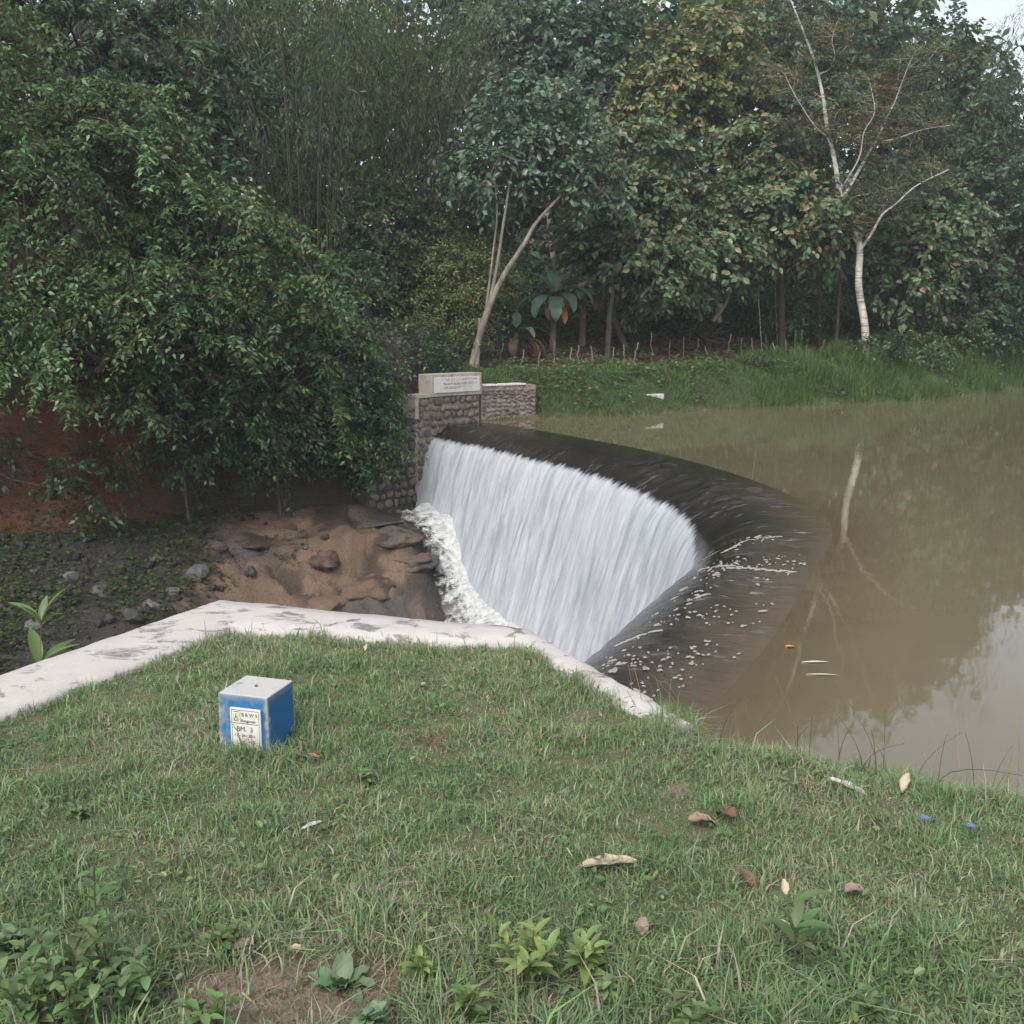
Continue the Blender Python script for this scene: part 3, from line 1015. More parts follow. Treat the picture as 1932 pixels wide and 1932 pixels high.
def sprays(rg, lf, P, A, per, length, leaf, width, cols, w=None, droop=0.5, spread=0.35, pinn=0.7, clump_jit=0.22, flat=0.6, hexa=False):
    """P: spray roots (n,3); A: axes (n,3); every spray is a drooping twig with `per` leaves"""
    n = len(P)
    A = nrm(A)
    L = length * rg.uniform(0.6, 1.25, n)
    t = (np.arange(per) + rg.uniform(0, 1, (n, per))) / per
    up = np.array([0, 0, 1.0])
    S = nrm(np.cross(A, up) + 1e-4)
    pos = P[:, None] + A[:, None] * (t * L[:, None])[..., None]
    pos[..., 2] -= droop * L[:, None] * t ** 2
    sgn = np.where(np.arange(per) % 2 == 0, 1.0, -1.0)
    ax = A[:, None] * np.ones((1, per, 1))
    ax = ax + np.array([0, 0, -1.0]) * (2 * droop * t)[..., None]
    ax = nrm(ax)
    lat = S[:, None] * sgn[None, :, None]
    pos = pos + rg.normal(size=pos.shape) * spread * (L * 0.35)[:, None, None] + lat * (0.12 * leaf)
    d = ax * (1 - pinn) + lat * pinn + rg.normal(size=pos.shape) * 0.28 + np.array([0, 0, -0.25])
    nor = up * flat + rg.normal(size=pos.shape) * 0.45 + A[:, None] * 0.25
    k = n * per
    ln = leaf * rg.uniform(0.65, 1.2, k)
    v, _ = leaves(pos.reshape(-1, 3), d.reshape(-1, 3), nor.reshape(-1, 3), ln, ln * width, hexa=hexa)
    c = pal(rg, k, cols, w)
    c = c * np.repeat(np.clip(1 + clump_jit * rg.normal(size=(n, 1)), 0.5, 1.7), per, 0)
    lf.add(v, c)

def crown_points(rg, center, radii, n, shell=0.55, lump=0.28, freq=1.6, top=0.0):
    d = nrm(rg.normal(size=(n, 3)))
    d[:, 2] = np.where(rg.random(n) < top, np.abs(d[:, 2]), d[:, 2])
    off = rg.uniform(0, 50, 3)
    lm = 1 + lump * fbm(d * freq + off, 3) * 2
    rr = (shell + (1 - shell) * rg.random(n) ** 0.6) * lm
    return np.asarray(center) + d * rr[:, None] * np.asarray(radii), d

def limb(rg, a, b, ra, rb, wob=0.06, n=7, sag=0.0):
    a, b = np.asarray(a, float), np.asarray(b, float)
    t = np.linspace(0, 1, n)[:, None]
    L = np.linalg.norm(b - a)
    p = a + (b - a) * t
    w = np.cumsum(rg.normal(size=(n, 3)), 0) * wob * L / n ** 0.5
    p = p + w * np.sin(t * math.pi) 
    p[:, 2] += sag * L * np.sin(t[:, 0] * math.pi)
    r = ra + (rb - ra) * np.linspace(0, 1, n) ** 0.8
    return p, r

def tree(name, label, cat, base, crowns, seed, leafspec, trunk=None, bark='bark_dark', r0=0.16, group=None, nlimb=14, mat='leaf', extra=None):
    """crowns: list of (center, radii, n_sprays); leafspec: dict for sprays(); all coordinates absolute"""
    rg = np.random.default_rng(seed)
    base = np.asarray(base, float)
    t = thing(name, label, cat, base, 0.0, group)
    lf = Leafage()
    paths = []
    for ci, (c, rad, n) in enumerate(crowns):
        c = np.asarray(c, float)
        P, d = crown_points(rg, c, rad, n, leafspec.get('shell', 0.55), leafspec.get('lump', 0.28), leafspec.get('freq', 1.6), leafspec.get('top', 0.25))
        if leafspec.get('boughs'):
            m = max(12, n // leafspec['boughs'])
            bd = nrm(rg.normal(size=(m, 3)))
            bd[:, 2] = rg.uniform(-0.35, 0.95, m)
            bd[:, 1] -= 0.25
            bd = nrm(bd)
            lm = 1 + 0.75 * fbm(bd * 1.9 + rg.uniform(0, 40, 3), 2)
            Pl, dl = [], []
            for q in range(m):
                k_ = leafspec['boughs'] + 2
                tt = 0.35 + 0.65 * rg.random(k_) ** 0.7
                reach = np.asarray(rad) * lm[q] * 1.12
                pt = c + bd[q] * reach * tt[:, None]
                pt[:, 2] += 0.25 * reach[2] * np.sin(tt * math.pi) - 0.42 * reach[2] * tt ** 3
                lat = nrm(np.cross(bd[q], [0, 0, 1.0]))
                pt += lat * (rg.normal(size=(k_, 1)) * 0.32 * tt[:, None]) + rg.normal(size=(k_, 3)) * 0.08
                ax_ = bd[q] * [1, 1, 0.1] + lat * rg.choice([-0.9, 0.9], (k_, 1)) + rg.normal(size=(k_, 3)) * 0.15
                Pl.append(pt); dl.append(ax_)
                paths.append((curve(np.array([c - base, c + bd[q] * reach * 0.5 + [0, 0, 0.25 * reach[2]] - base, c + bd[q] * reach * 0.95 + [0, 0, -0.30 * reach[2]] - base]), 5), np.linspace(0.03, 0.006, 10)))
            P, d = np.concatenate(Pl), np.concatenate(dl)
        gz, *_ = H(P[:, 0], P[:, 1])
        k = P[:, 2] > gz + 0.1
        P, d = P[k], d[k]
        A = d * np.array([1, 1, 0.55]) + np.array([0, 0, leafspec.get('lift', 0.0)]) + rg.normal(size=d.shape) * 0.25
        sprays(rg, lf, P - base, A, leafspec['per'], leafspec['length'], leafspec['leaf'], leafspec['width'], leafspec['cols'], leafspec.get('w'),
               leafspec.get('droop', 0.5), leafspec.get('spread', 0.35), leafspec.get('pinn', 0.7), leafspec.get('cj', 0.22), leafspec.get('flat', 0.6), leafspec.get('hexa', False))
        if ci == 0 or nlimb > 6:
            for q in rg.choice(len(P), min(nlimb, len(P)), replace=False):
                paths.append(limb(rg, c - base + rg.normal(size=3) * 0.15 * np.asarray(rad) - [0, 0, rad[2] * 0.45], P[q] - base, r0 * 0.32, 0.012, 0.10, 6))
        if ci > 0:
            paths.append(limb(rg, np.asarray(crowns[0][0]) - base - [0, 0, crowns[0][1][2] * 0.4], c - base, r0 * 0.5, r0 * 0.25, 0.08))
    if trunk is None:
        c0, rad0, _ = crowns[0]
        trunk = [base - [0, 0, 0.3], base * 0.55 + np.asarray(c0) * 0.45 + rg.normal(size=3) * [0.25, 0.25, 0] - [0, 0, rad0[2] * 0.2], np.asarray(c0) - [0, 0, rad0[2] * 0.35], np.asarray(c0) + [0, 0, rad0[2] * 0.3]]
        P = curve(np.array(trunk) - base, 6)
        paths.append((P, np.linspace(r0, r0 * 0.25, len(P))))
    else:
        for pts, ra, rb in trunk:
            P = curve(np.array(pts) - base, 6)
            paths.append((P, np.linspace(ra, rb, len(P))))
    v, f = tubes(paths, 7)
    obj('trunk', meshdata('trunk', v, f, M[bark], smooth=True), t)
    obj('crown', lf.mesh('crown', M[mat]), t)
    return t

GREEN_MID = [(0.060, 0.120, 0.047), (0.048, 0.101, 0.044), (0.081, 0.143, 0.054), (0.101, 0.157, 0.055)]
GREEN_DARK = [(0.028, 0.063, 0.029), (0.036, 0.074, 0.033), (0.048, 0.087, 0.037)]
GREEN_BLUE = [(0.067, 0.121, 0.070), (0.089, 0.147, 0.089), (0.125, 0.184, 0.125), (0.052, 0.097, 0.056)]
GREEN_YEL = [(0.154, 0.180, 0.064), (0.119, 0.151, 0.061), (0.210, 0.180, 0.074), (0.086, 0.129, 0.056)]
TEAK = [(0.070, 0.126, 0.061), (0.092, 0.149, 0.074), (0.119, 0.164, 0.080), (0.210, 0.149, 0.089), (0.168, 0.172, 0.080)]

PINNATE = dict(per=30, length=0.95, leaf=0.17, width=0.44, droop=0.55, spread=0.13, pinn=0.72, cols=GREEN_MID + [(0.13, 0.14, 0.035)], w=[3, 3, 3, 2, .35], shell=0.5, lump=0.34, freq=1.9, flat=0.9, cj=0.34, boughs=13)
SHRUB = dict(per=20, length=0.6, leaf=0.15, width=0.5, droop=0.35, spread=0.35, pinn=0.6, cols=GREEN_MID, shell=0.4, lump=0.35, freq=2.2)
BROAD = dict(hexa=True, per=18, length=0.80, leaf=0.30, width=0.62, droop=0.35, spread=0.45, pinn=0.55, cols=TEAK, w=[4, 4, 3, .5, .8], shell=0.45, lump=0.36, freq=2.0, flat=0.35, cj=0.25)
FINE = dict(per=22, length=1.1, leaf=0.20, width=0.22, droop=0.75, spread=0.30, pinn=0.35, cols=GREEN_DARK, shell=0.35, lump=0.4, freq=1.8, cj=0.25)
def spec(b, **k):
    d = dict(b); d.update(k); return d

def gz(x, y):
    return float(H(np.array([x]), np.array([y]))[0][0])
def onland(x, y, dz=0.0):
    return np.array([x, y, gz(x, y) + dz])

# --- the overhanging trees on the left bank
tree('broadleaf_tree', 'big leaning green tree drooping over the red earth bank at far left', 'tree', onland(-13.8, 29.0),
     [((-11.8, 26.4, 5.8), (4.0, 3.0, 3.0), 560), ((-14.5, 25.5, 9.0), (4.0, 3.2, 2.6), 380), ((-9.6, 26.0, 3.2), (2.6, 2.0, 2.2), 330), ((-12.8, 25.0, 2.4), (2.4, 1.6, 1.9), 230), ((-10.4, 27.5, 8.0), (2.6, 2.0, 1.8), 220)],
     101, PINNATE, r0=0.24, nlimb=16)
tree('broadleaf_tree', 'rounded green tree with pale orange flower tufts, left of the falls', 'tree', onland(-9.0, 31.0),
     [((-8.0, 28.2, 4.6), (2.9, 2.2, 2.7), 430), ((-6.6, 28.7, 2.4), (1.9, 1.6, 2.4), 300), ((-9.4, 27.2, 1.6), (2.0, 1.3, 2.2), 220), ((-5.7, 29.4, 0.6), (1.1, 1.0, 1.6), 130)],
     102, spec(PINNATE, cols=GREEN_MID + [(0.15, 0.15, 0.035), (0.30, 0.17, 0.08)], w=[3, 3, 3, 2, .4, .16], leaf=0.175, length=0.9), r0=0.2, nlimb=14)
tree('shrub', 'dense dark shrub hanging down the bank beside the abutment wall', 'shrub', onland(-4.4, 31.3),
     [((-4.6, 30.4, 0.85), (1.35, 0.9, 1.9), 330), ((-5.2, 30.3, 2.2), (1.3, 1.1, 1.5), 220), ((-4.15, 30.35, -0.45), (0.9, 0.6, 1.0), 150)],
     103, spec(SHRUB, leaf=0.15, cols=GREEN_DARK + GREEN_MID), r0=0.09, nlimb=8)
tree('broadleaf_tree', 'tall dark tree rising behind the leaning tree at upper left', 'tree', onland(-14.5, 34.5),
     [((-13.6, 33, 10.8), (4.6, 3.2, 4.2), 460), ((-17, 31.5, 12.5), (4, 3, 3.6), 240), ((-10.2, 34.0, 9.6), (2.6, 2.2, 3.6), 220)],
     104, spec(PINNATE, leaf=0.24, cols=GREEN_DARK + GREEN_BLUE[:2], w=[3, 3, 2, 1, 1]), r0=0.25, nlimb=12)
tree('shrub', 'dark leafy shrub low on the red earth bank at the left edge', 'shrub', onland(-12.6, 26.8),
     [((-13.4, 25.4, 0.2), (1.0, 0.6, 0.9), 60), ((-10.6, 25.8, -0.9), (0.8, 0.5, 0.8), 60)], 105, spec(SHRUB, leaf=0.17, cols=GREEN_DARK), r0=0.06, nlimb=5)
tree('shrub', 'yellow-green small-leaved bush behind the plaque block', 'shrub', onland(-2.9, 39.6),
     [(D(860, 600, 39.2), (1.5, 0.9, 1.5), 330), (D(815, 640, 39.0), (1.2, 0.9, 0.9), 200), (D(890, 520, 39.6), (1.5, 0.9, 1.4), 260), (D(840, 500, 39.8), (1.2, 0.9, 1.3), 180)],
     106, spec(SHRUB, leaf=0.13, cols=GREEN_YEL, w=[2, 3, 1.2, 3], length=0.65), r0=0.06, mat='leaf_dull')

# --- bamboo
def bamboo(label, base, h, seed, nculm=34, rad=1.0, arch=0.30, cols=GREEN_DARK, w=None, leafn=11, dens=46, lean=(0, 0)):
    rg = np.random.default_rng(seed)
    base = np.asarray(base, float)
    t = thing('bamboo_clump', label, 'bamboo', base)
    paths, lf = [], Leafage()
    P_, A_ = [], []
    for k in range(nculm):
        a = rg.uniform(0, 2 * math.pi)
        rr = rad * math.sqrt(rg.random())
        b = np.array([rr * math.cos(a), rr * math.sin(a), -0.3])
        hh = h * rg.uniform(0.65, 1.05)
        out = np.array([math.cos(a), math.sin(a), 0]) * hh * arch * rg.uniform(0.4, 1.3) + np.array([lean[0], lean[1], 0])
        s_ = np.linspace(0, 1, 14)
        p = b + np.outer(s_ ** 2.3, out) + np.outer(s_ - 0.16 * s_ ** 4, [0, 0, hh])
        paths.append((p, 0.045 * (1 - 0.85 * s_)))
        m = dens
        u = 0.10 + 0.90 * rg.random(m) ** 0.8
        q = np.stack([np.interp(u, s_, p[:, i]) for i in range(3)], -1)
        ang = rg.uniform(0, 2 * math.pi, m)
        side = np.stack([np.cos(ang), np.sin(ang), np.full(m, 0.15)], -1)
        q = q + side * (0.15 + 0.9 * rg.random(m))[:, None] * (0.6 + 0.4 * (1 - u))[:, None]
        P_.append(q); A_.append(side + np.array([0, 0, -0.35]))
    sprays(rg, lf, np.concatenate(P_), np.concatenate(A_), leafn, 0.8, 0.25, 0.17, cols, w, 0.9, 0.35, 0.25, 0.3, 0.3)
    v, f = tubes(paths, 5)
    obj('culms', meshdata('culms', v, f, M['culm'], smooth=True), t)['kind'] = 'stuff'
    obj('foliage', lf.mesh('foliage', M['leaf_dull']), t)
BAM = [(0.093, 0.123, 0.064), (0.070, 0.102, 0.055), (0.131, 0.154, 0.077), (0.055, 0.085, 0.051)]
bamboo('tall feathery bamboo clump rising behind the flower-tufted tree', onland(-7.6, 38.5), 16.0, 201, 36, 1.5, 0.26, BAM)
bamboo('arching bamboo clump left of the leaning silvery tree', onland(-3.6, 42.0), 17.0, 202, 36, 1.2, 0.22, BAM + [(0.10, 0.10, 0.045)])
bamboo('dark bamboo clump furthest left behind the bank trees', onland(-12.5, 41.0), 17.5, 203, 34, 1.3, 0.22, BAM[1:])
bamboo('tall hazy bamboo clump behind the white-trunked tree', onland(23.5, 58.0), 19.5, 204, 36, 1.4, 0.20, BAM)
bamboo('thin bamboo clump at the right edge against the sky', onland(29.6, 60.0), 15.5, 205, 14, 1.2, 0.16, BAM[:2], dens=24)
bamboo('bamboo clump behind the large-leaved trees at top centre', onland(7.5, 57.0), 20.0, 206, 36, 1.4, 0.20, BAM)

# --- large-leaved trees of the far bank
def crown_at(px, py, y, rx, rz_, n, ry=None):
    return (D(px, py, y), (rx, ry or rx * 0.8, rz_), n)

p0 = onland(*D(886, 683, 38.0)[:2])
yb = p0[1]
tree('broadleaf_tree', 'slim leaning tree with silvery leaves rising behind the plaque block', 'tree', p0,
     [crown_at(1000, 225, yb + 1.5, 2.0, 1.7, 210), crown_at(930, 320, yb + 1, 1.5, 1.2, 120), crown_at(1060, 290, yb + 1.2, 1.4, 1.2, 110), crown_at(1110, 350, yb + 1.5, 1.2, 0.9, 70)],
     107, spec(BROAD, cols=GREEN_BLUE + [(0.13, 0.16, 0.12)], leaf=0.24, per=14), bark='bark_grey', r0=0.10, nlimb=7,
     trunk=[([p0 - [0, 0, .3], D(912, 610, yb), D(945, 530, yb), D(988, 462, yb), D(1012, 420, yb + .3), D(1062, 365, yb + .8)], 0.14, 0.05),
            ([D(920, 590, yb), D(938, 500, yb), D(950, 420, yb), D(965, 330, yb + .5), D(985, 250, yb + 1)], 0.07, 0.03),
            ([D(915, 600, yb + .1), D(930, 480, yb + .2), D(938, 400, yb + .5), D(932, 330, yb + 1)], 0.05, 0.025),
            ([p0 + [0.25, 0, -.2], p0 + [0.32, 0, .7], D(905, 600, yb)], 0.09, 0.06)])

TREES = [
    # label, base (px, y, dx), crowns, seed, spec, bark
    ('large-leaved tree over the banana plants', 1190, 45.0, [(1170, 400, 44, 2.2, 1.9, 190), (1240, 490, 43.2, 1.6, 1.5, 130), (1130, 470, 44, 1.5, 1.3, 100), (1210, 300, 45, 1.9, 1.6, 140)], 111, BROAD, 'bark_dark'),
    ('yellowing large-leaved tree high above the cleared field', 1290, 52.0, [(1270, 190, 50.5, 2.6, 2.9, 230), (1350, 110, 51, 2.2, 2.6, 160), (1215, 260, 50, 1.8, 1.8, 110)], 112, spec(BROAD, cols=GREEN_YEL + [(0.17, 0.12, 0.05)], w=[3, 3, 1.5, 2, .8]), 'bark_grey'),
    ('large-leaved tree with brownish leaf tufts left of the white trunk', 1480, 49.5, [(1480, 400, 47, 2.5, 1.9, 230), (1430, 300, 48, 2.0, 1.8, 150), (1540, 430, 46.5, 1.6, 1.2, 110), (1400, 420, 47.5, 1.6, 1.5, 110)], 113, spec(BROAD, w=[3, 3, 3, 1.4, 1.5]), 'bark_dark'),
    ('dark large-leaved tree right of the white trunk', 1720, 50.5, [(1720, 500, 48.5, 2.0, 1.9, 190), (1770, 430, 49.5, 1.8, 1.8, 140), (1690, 390, 50, 2.2, 2.0, 150)], 114, spec(BROAD, cols=TEAK[:4], w=[4, 4, 2, .6]), 'bark_dark'),
    ('dense dark tree at the right edge of the far bank', 1880, 54.5, [(1880, 440, 53, 2.8, 2.8, 250), (1920, 360, 54, 2.6, 2.4, 170), (1850, 560, 52, 2.0, 1.6, 150)], 115, spec(BROAD, cols=GREEN_DARK + GREEN_BLUE[:2], leaf=0.28), 'bark_dark'),
    ('tall blue-green tree at the top behind the silvery tree', 1060, 55.0, [(1040, 90, 54, 3.4, 3.0, 260), (1130, 150, 53, 2.8, 2.8, 190), (950, 120, 54, 2.6, 2.6, 150)], 116, spec(BROAD, cols=GREEN_BLUE, leaf=0.34), 'bark_grey'),
    ('tall green tree at the top between yellowing tree and white-trunked tree', 1450, 58.0, [(1440, 150, 56, 3.2, 3.2, 220), (1500, 60, 57, 3.2, 3.0, 180), (1560, 230, 55, 2.6, 2.8, 150)], 117, spec(BROAD, cols=GREEN_BLUE[:3] + TEAK[:2]), 'bark_dark'),
    ('tall tree beside the thin bamboo near the open sky', 1800, 62.0, [(1790, 230, 59, 3.6, 3.6, 240), (1840, 330, 58, 3.0, 3.0, 170), (1740, 120, 60, 3.2, 3.0, 160)], 118, spec(BROAD, cols=GREEN_BLUE[:2] + GREEN_MID[:2]), 'bark_dark'),
    ('vine-covered dark tree at the upper left behind the bank', 500, 43.5, [(480, 250, 41, 2.4, 3.4, 240), (520, 450, 39.5, 1.9, 2.0, 170), (560, 90, 43, 2.8, 2.8, 170), (420, 120, 42, 2.4, 2.6, 130)], 119, spec(SHRUB, leaf=0.2, cols=GREEN_DARK, length=0.9), 'bark_dark'),
    ('bushy green tree beside the bamboo above the yellow-green bush', 740, 41.0, [(720, 420, 39.5, 1.8, 1.8, 180), (770, 540, 40.5, 1.2, 1.4, 130), (680, 560, 36, 1.3, 1.5, 140), (850, 400, 41.5, 1.5, 1.8, 130)], 120, spec(SHRUB, leaf=0.18, cols=GREEN_DARK + BAM[:2]), 'bark_dark'),
]
for lab, bx, by, crs, sd, sp, bk in TREES:
    b = D(bx, 600, by)
    b = onland(b[0], b[1])
    tree('broadleaf_tree', lab, 'tree', b, [crown_at(*c) for c in crs], sd, sp, bark=bk, r0=0.17, nlimb=8)

# multi-stemmed tree over the cleared field
b = onland(*D(1342, 610, 46.5)[:2])
yb = b[1]
tree('broadleaf_tree', 'several-stemmed large-leaved tree standing beside the brush pile', 'tree', b,
     [crown_at(1340, 480, yb - .5, 1.9, 1.5, 200), crown_at(1290, 420, yb, 1.7, 1.5, 150), crown_at(1390, 400, yb, 1.6, 1.6, 140), crown_at(1300, 545, yb - .8, 0.8, 0.5, 40), crown_at(1210, 540, yb - 2, 1.0, 0.8, 70)],
     121, spec(BROAD, leaf=0.30), bark='bark_grey', nlimb=6,
     trunk=[([D(1357, 608, yb), D(1350, 560, yb), D(1340, 510, yb), D(1338, 470, yb), D(1350, 400, yb)], 0.13, 0.05),
            ([D(1345, 606, yb - .1), D(1372, 565, yb), D(1380, 520, yb), D(1376, 470, yb), D(1395, 400, yb)], 0.11, 0.04),
            ([D(1322, 606, yb + .4), D(1318, 570, yb + .4), D(1326, 520, yb + .3), D(1320, 450, yb)], 0.12, 0.04)])

# --- the white-trunked tree
def white_tree():
    y = 46.0
    b = D(1636, 648, y); b[2] = gz(b[0], b[1])
    rg = np.random.default_rng(77)
    t = thing('white_trunked_tree', 'pale white-barked tree with open feathery crown leaning over the reservoir bank', 'tree', b)
    q = lambda px, py, dy=0.0: D(px, py, y + dy) - b
    br = [([(0, 0, -0.3), q(1632, 620), q(1620, 540), q(1622, 470), q(1612, 430), q(1590, 385), q(1582, 350), q(1574, 300), q(1560, 240)], .175, .085),
          ([q(1560, 240), q(1552, 180), q(1538, 120, .3), q(1520, 70, .5), q(1500, 20, .8), q(1480, -30, 1)], .085, .02),
          ([q(1624, 470), q(1645, 440, -.4), q(1665, 405, -.8), q(1690, 385, -1), q(1730, 350, -1.4), q(1790, 320, -1.6)], .07, .015),
          ([q(1660, 412, -.7), q(1670, 385, -.6), q(1682, 365, -.5)], .04, .012),
          ([q(1588, 375), q(1610, 340, .3), q(1632, 300, .6), q(1655, 260, .8), q(1672, 225, 1), q(1690, 170, 1.2), q(1700, 110, 1.4)], .085, .018),
          ([q(1650, 268, .8), q(1690, 262, .6), q(1740, 245, .4), q(1800, 235, .2)], .035, .01),
          ([q(1662, 240, .9), q(1685, 200, .5), q(1700, 160, .4), q(1720, 110, .2)], .04, .01),
          ([q(1594, 395), q(1612, 372, .4), q(1660, 362, .8), q(1720, 345, 1.2)], .035, .01),
          ([q(1576, 300), q(1560, 260, -.4), q(1535, 235, -.7), q(1500, 180, -1), q(1480, 140, -1.2)], .045, .012),
          ([q(1552, 185), q(1530, 170, .5), q(1505, 150, .9), q(1480, 130, 1.2)], .03, .01),
          ([q(1545, 140, .2), q(1565, 130, 0), q(1575, 105, -.3), q(1570, 75, -.5), q(1580, 40, -.6)], .035, .01),
          ([q(1585, 360), q(1620, 300, -.6), q(1630, 250, -.8), q(1650, 210, -1.1), q(1640, 150, -1.2)], .04, .01),
          ([q(1690, 170, 1.2), q(1730, 140, 1.1), q(1770, 90, 1)], .025, .008)]
    paths = []
    tips = []
    for pts, ra, rb in br:
        P = curve(np.array(pts, float), 7)
        paths.append((P, np.linspace(ra, rb, len(P))))
    main = obj('trunk', meshdata('trunk', *tubes(paths[:1], 10), M['bark_pale'], smooth=True), t)
    tw = []
    lf = Leafage()
    PP, AA = [], []
    for P, Rr in paths[1:]:
        n = len(P)
        for k in range(46):
            i = rg.integers(int(n * 0.25), n)
            a = P[i]
            d = nrm(np.array([rg.normal(), abs(rg.normal()) - 0.15, 0.25 + 0.35 * rg.normal()]))
            e = a + d * rg.uniform(0.6, 1.9)
            tw.append(limb(rg, a, e, 0.014, 0.004, 0.08, 5))
            for u in np.linspace(0.35, 1, 6):
                PP.append(a + (e - a) * u); AA.append(np.array([rg.normal(), rg.normal(), 0.1]))
    obj('branches', meshdata('branches', *tubes(paths[1:], 7), M['bark_pale'], smooth=True), t)
    obj('twigs', meshdata('twigs', *tubes(tw, 4), M['bark_grey']), t)['kind'] = 'stuff'
    PP = np.array(PP); AA = np.array(AA)
    keep = rg.random(len(PP)) < 0.62
    cl = fbm(PP * 0.35, 2)
    colA = [(0.085, 0.115, 0.060), (0.10, 0.125, 0.065), (0.07, 0.095, 0.05)]
    sprays(rg, lf, PP[keep & (cl < 0.18)], AA[keep & (cl < 0.18)], 14, 0.55, 0.17, 0.30, colA, None, 0.15, 0.35, 0.6, 0.2, 0.9)
    sprays(rg, lf, PP[keep & (cl >= 0.18)], AA[keep & (cl >= 0.18)], 14, 0.55, 0.17, 0.30, [(0.17, 0.135, 0.07), (0.11, 0.11, 0.055), (0.20, 0.155, 0.085)], None, 0.15, 0.35, 0.6, 0.2, 0.9)
    obj('crown', lf.mesh('crown', M['leaf_dull']), t)
white_tree()

# --- slender dark stems in the shade under the big trees
def stem(label, pts, ra, rb, bark='bark_dark', name='bare_stem', cat='tree trunk'):
    pts = np.array(pts, float)
    b = pts[0].copy()
    b[2] = gz(b[0], b[1]) - 0.1
    pts[0] = b
    P = curve(pts - b, 6)
    o = obj(name, meshdata(name, *tubes([(P, np.linspace(ra, rb, len(P)))], 7), M[bark], smooth=True), None, b)
    tag(o, label, cat)
stem('straight dark trunk in the shade midway to the white trunk', [D(1548, 628, 51), D(1546, 560, 51), D(1550, 480, 51), D(1548, 380, 51)], .11, .07)
stem('short dark trunk just left of the white trunk', [D(1578, 632, 49), D(1582, 580, 49), D(1584, 520, 49), D(1580, 430, 49)], .09, .05)
stem('brown trunk right of the banana plants', [D(1146, 652, 43), D(1150, 600, 43), D(1156, 540, 43), D(1150, 440, 43)], .13, .08)
stem('thin pale crooked vine hanging in the dark gap', [D(1440, 620, 47.5), D(1430, 548, 47), D(1428, 520, 47), D(1438, 500, 47), D(1434, 470, 47), D(1430, 400, 47)], .012, .02, 'bark_pale', 'hanging_vine', 'vine')
stem('thin pale vine drooping below the yellowing leaf', [D(1470, 620, 47.5), D(1462, 520, 47), D(1466, 490, 47), D(1468, 455, 47), D(1462, 400, 47)], .008, .02, 'bark_grey', 'hanging_vine', 'vine')

# --- distant wood closing the view
def wood():
    rg = np.random.default_rng(303)
    lf = Leafage()
    n = 11000
    x = rg.uniform(-60, 85, n)
    y = rg.uniform(56, 80, n) + 0.10 * np.abs(x)
    px = 966 + FOC * x / y
    top = 21.5 + 3.5 * n2(x, y * 0 + 2, 0.12, 3)
    top = np.where(px > 1855, 12.5 + 2.0 * n2(x, y, 0.2, 3), top)
    top = np.where((px > 1700) & (px <= 1855), 18.5, top) + 0.12 * (y - 60)
    z = 1.5 + (top - 1.5) * rg.random(n) ** 0.85
    P = np.stack([x, y, z], -1)
    A = rg.normal(size=(n, 3)) * [1, 1, 0.4] + [0, -0.6, 0]
    c3 = fbm(P * 0.16, 2)
    for lo, hi, cols in ((-9, -0.05, GREEN_DARK), (-0.05, 0.12, GREEN_BLUE[:2] + GREEN_DARK), (0.12, 9, BAM)):
        k = (c3 >= lo) & (c3 < hi)
        sprays(rg, lf, P[k], A[k], 14, 1.9, 0.86, 0.5, cols, None, 0.5, 0.55, 0.5, 0.25)
    o = obj('distant_wood', lf.mesh('distant_wood', M['leaf_dull']))
    tag(o, 'far wood closing the view behind the bank trees', kind='stuff')
wood()
# ------------------------------------------------------------------ undergrowth and bank plants
def undergrowth():
    rg = np.random.default_rng(310)
    lf = Leafage()
    n = 4800
    x = rg.uniform(-26, 46, n)
    d = np.where(x < -5, rg.uniform(4.0, 20, n), rg.uniform(10.5, 22, n))
    yb_ = np.interp(x, [p[0] for p in LAND[8:24]], [p[1] for p in LAND[8:24]])
    y = yb_ + d
    z0, sl, *_ = H(x, y)
    hh = 1.0 + 2.4 * np.clip(0.5 + n2(x, y, 0.4, 3), 0, 1.3)
    P = np.stack([x, y, z0 + 0.1 + hh * rg.random(n)], -1)
    k = sl > np.where(x < -5, 3.2, 7.5)
    P = P[k]
    A = rg.normal(size=P.shape) * [1, 1, 0.4] + [0, -0.5, 0.3]
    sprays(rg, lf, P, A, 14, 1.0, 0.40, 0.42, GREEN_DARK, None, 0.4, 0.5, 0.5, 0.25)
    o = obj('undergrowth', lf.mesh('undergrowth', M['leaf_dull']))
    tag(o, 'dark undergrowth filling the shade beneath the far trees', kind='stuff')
undergrowth()

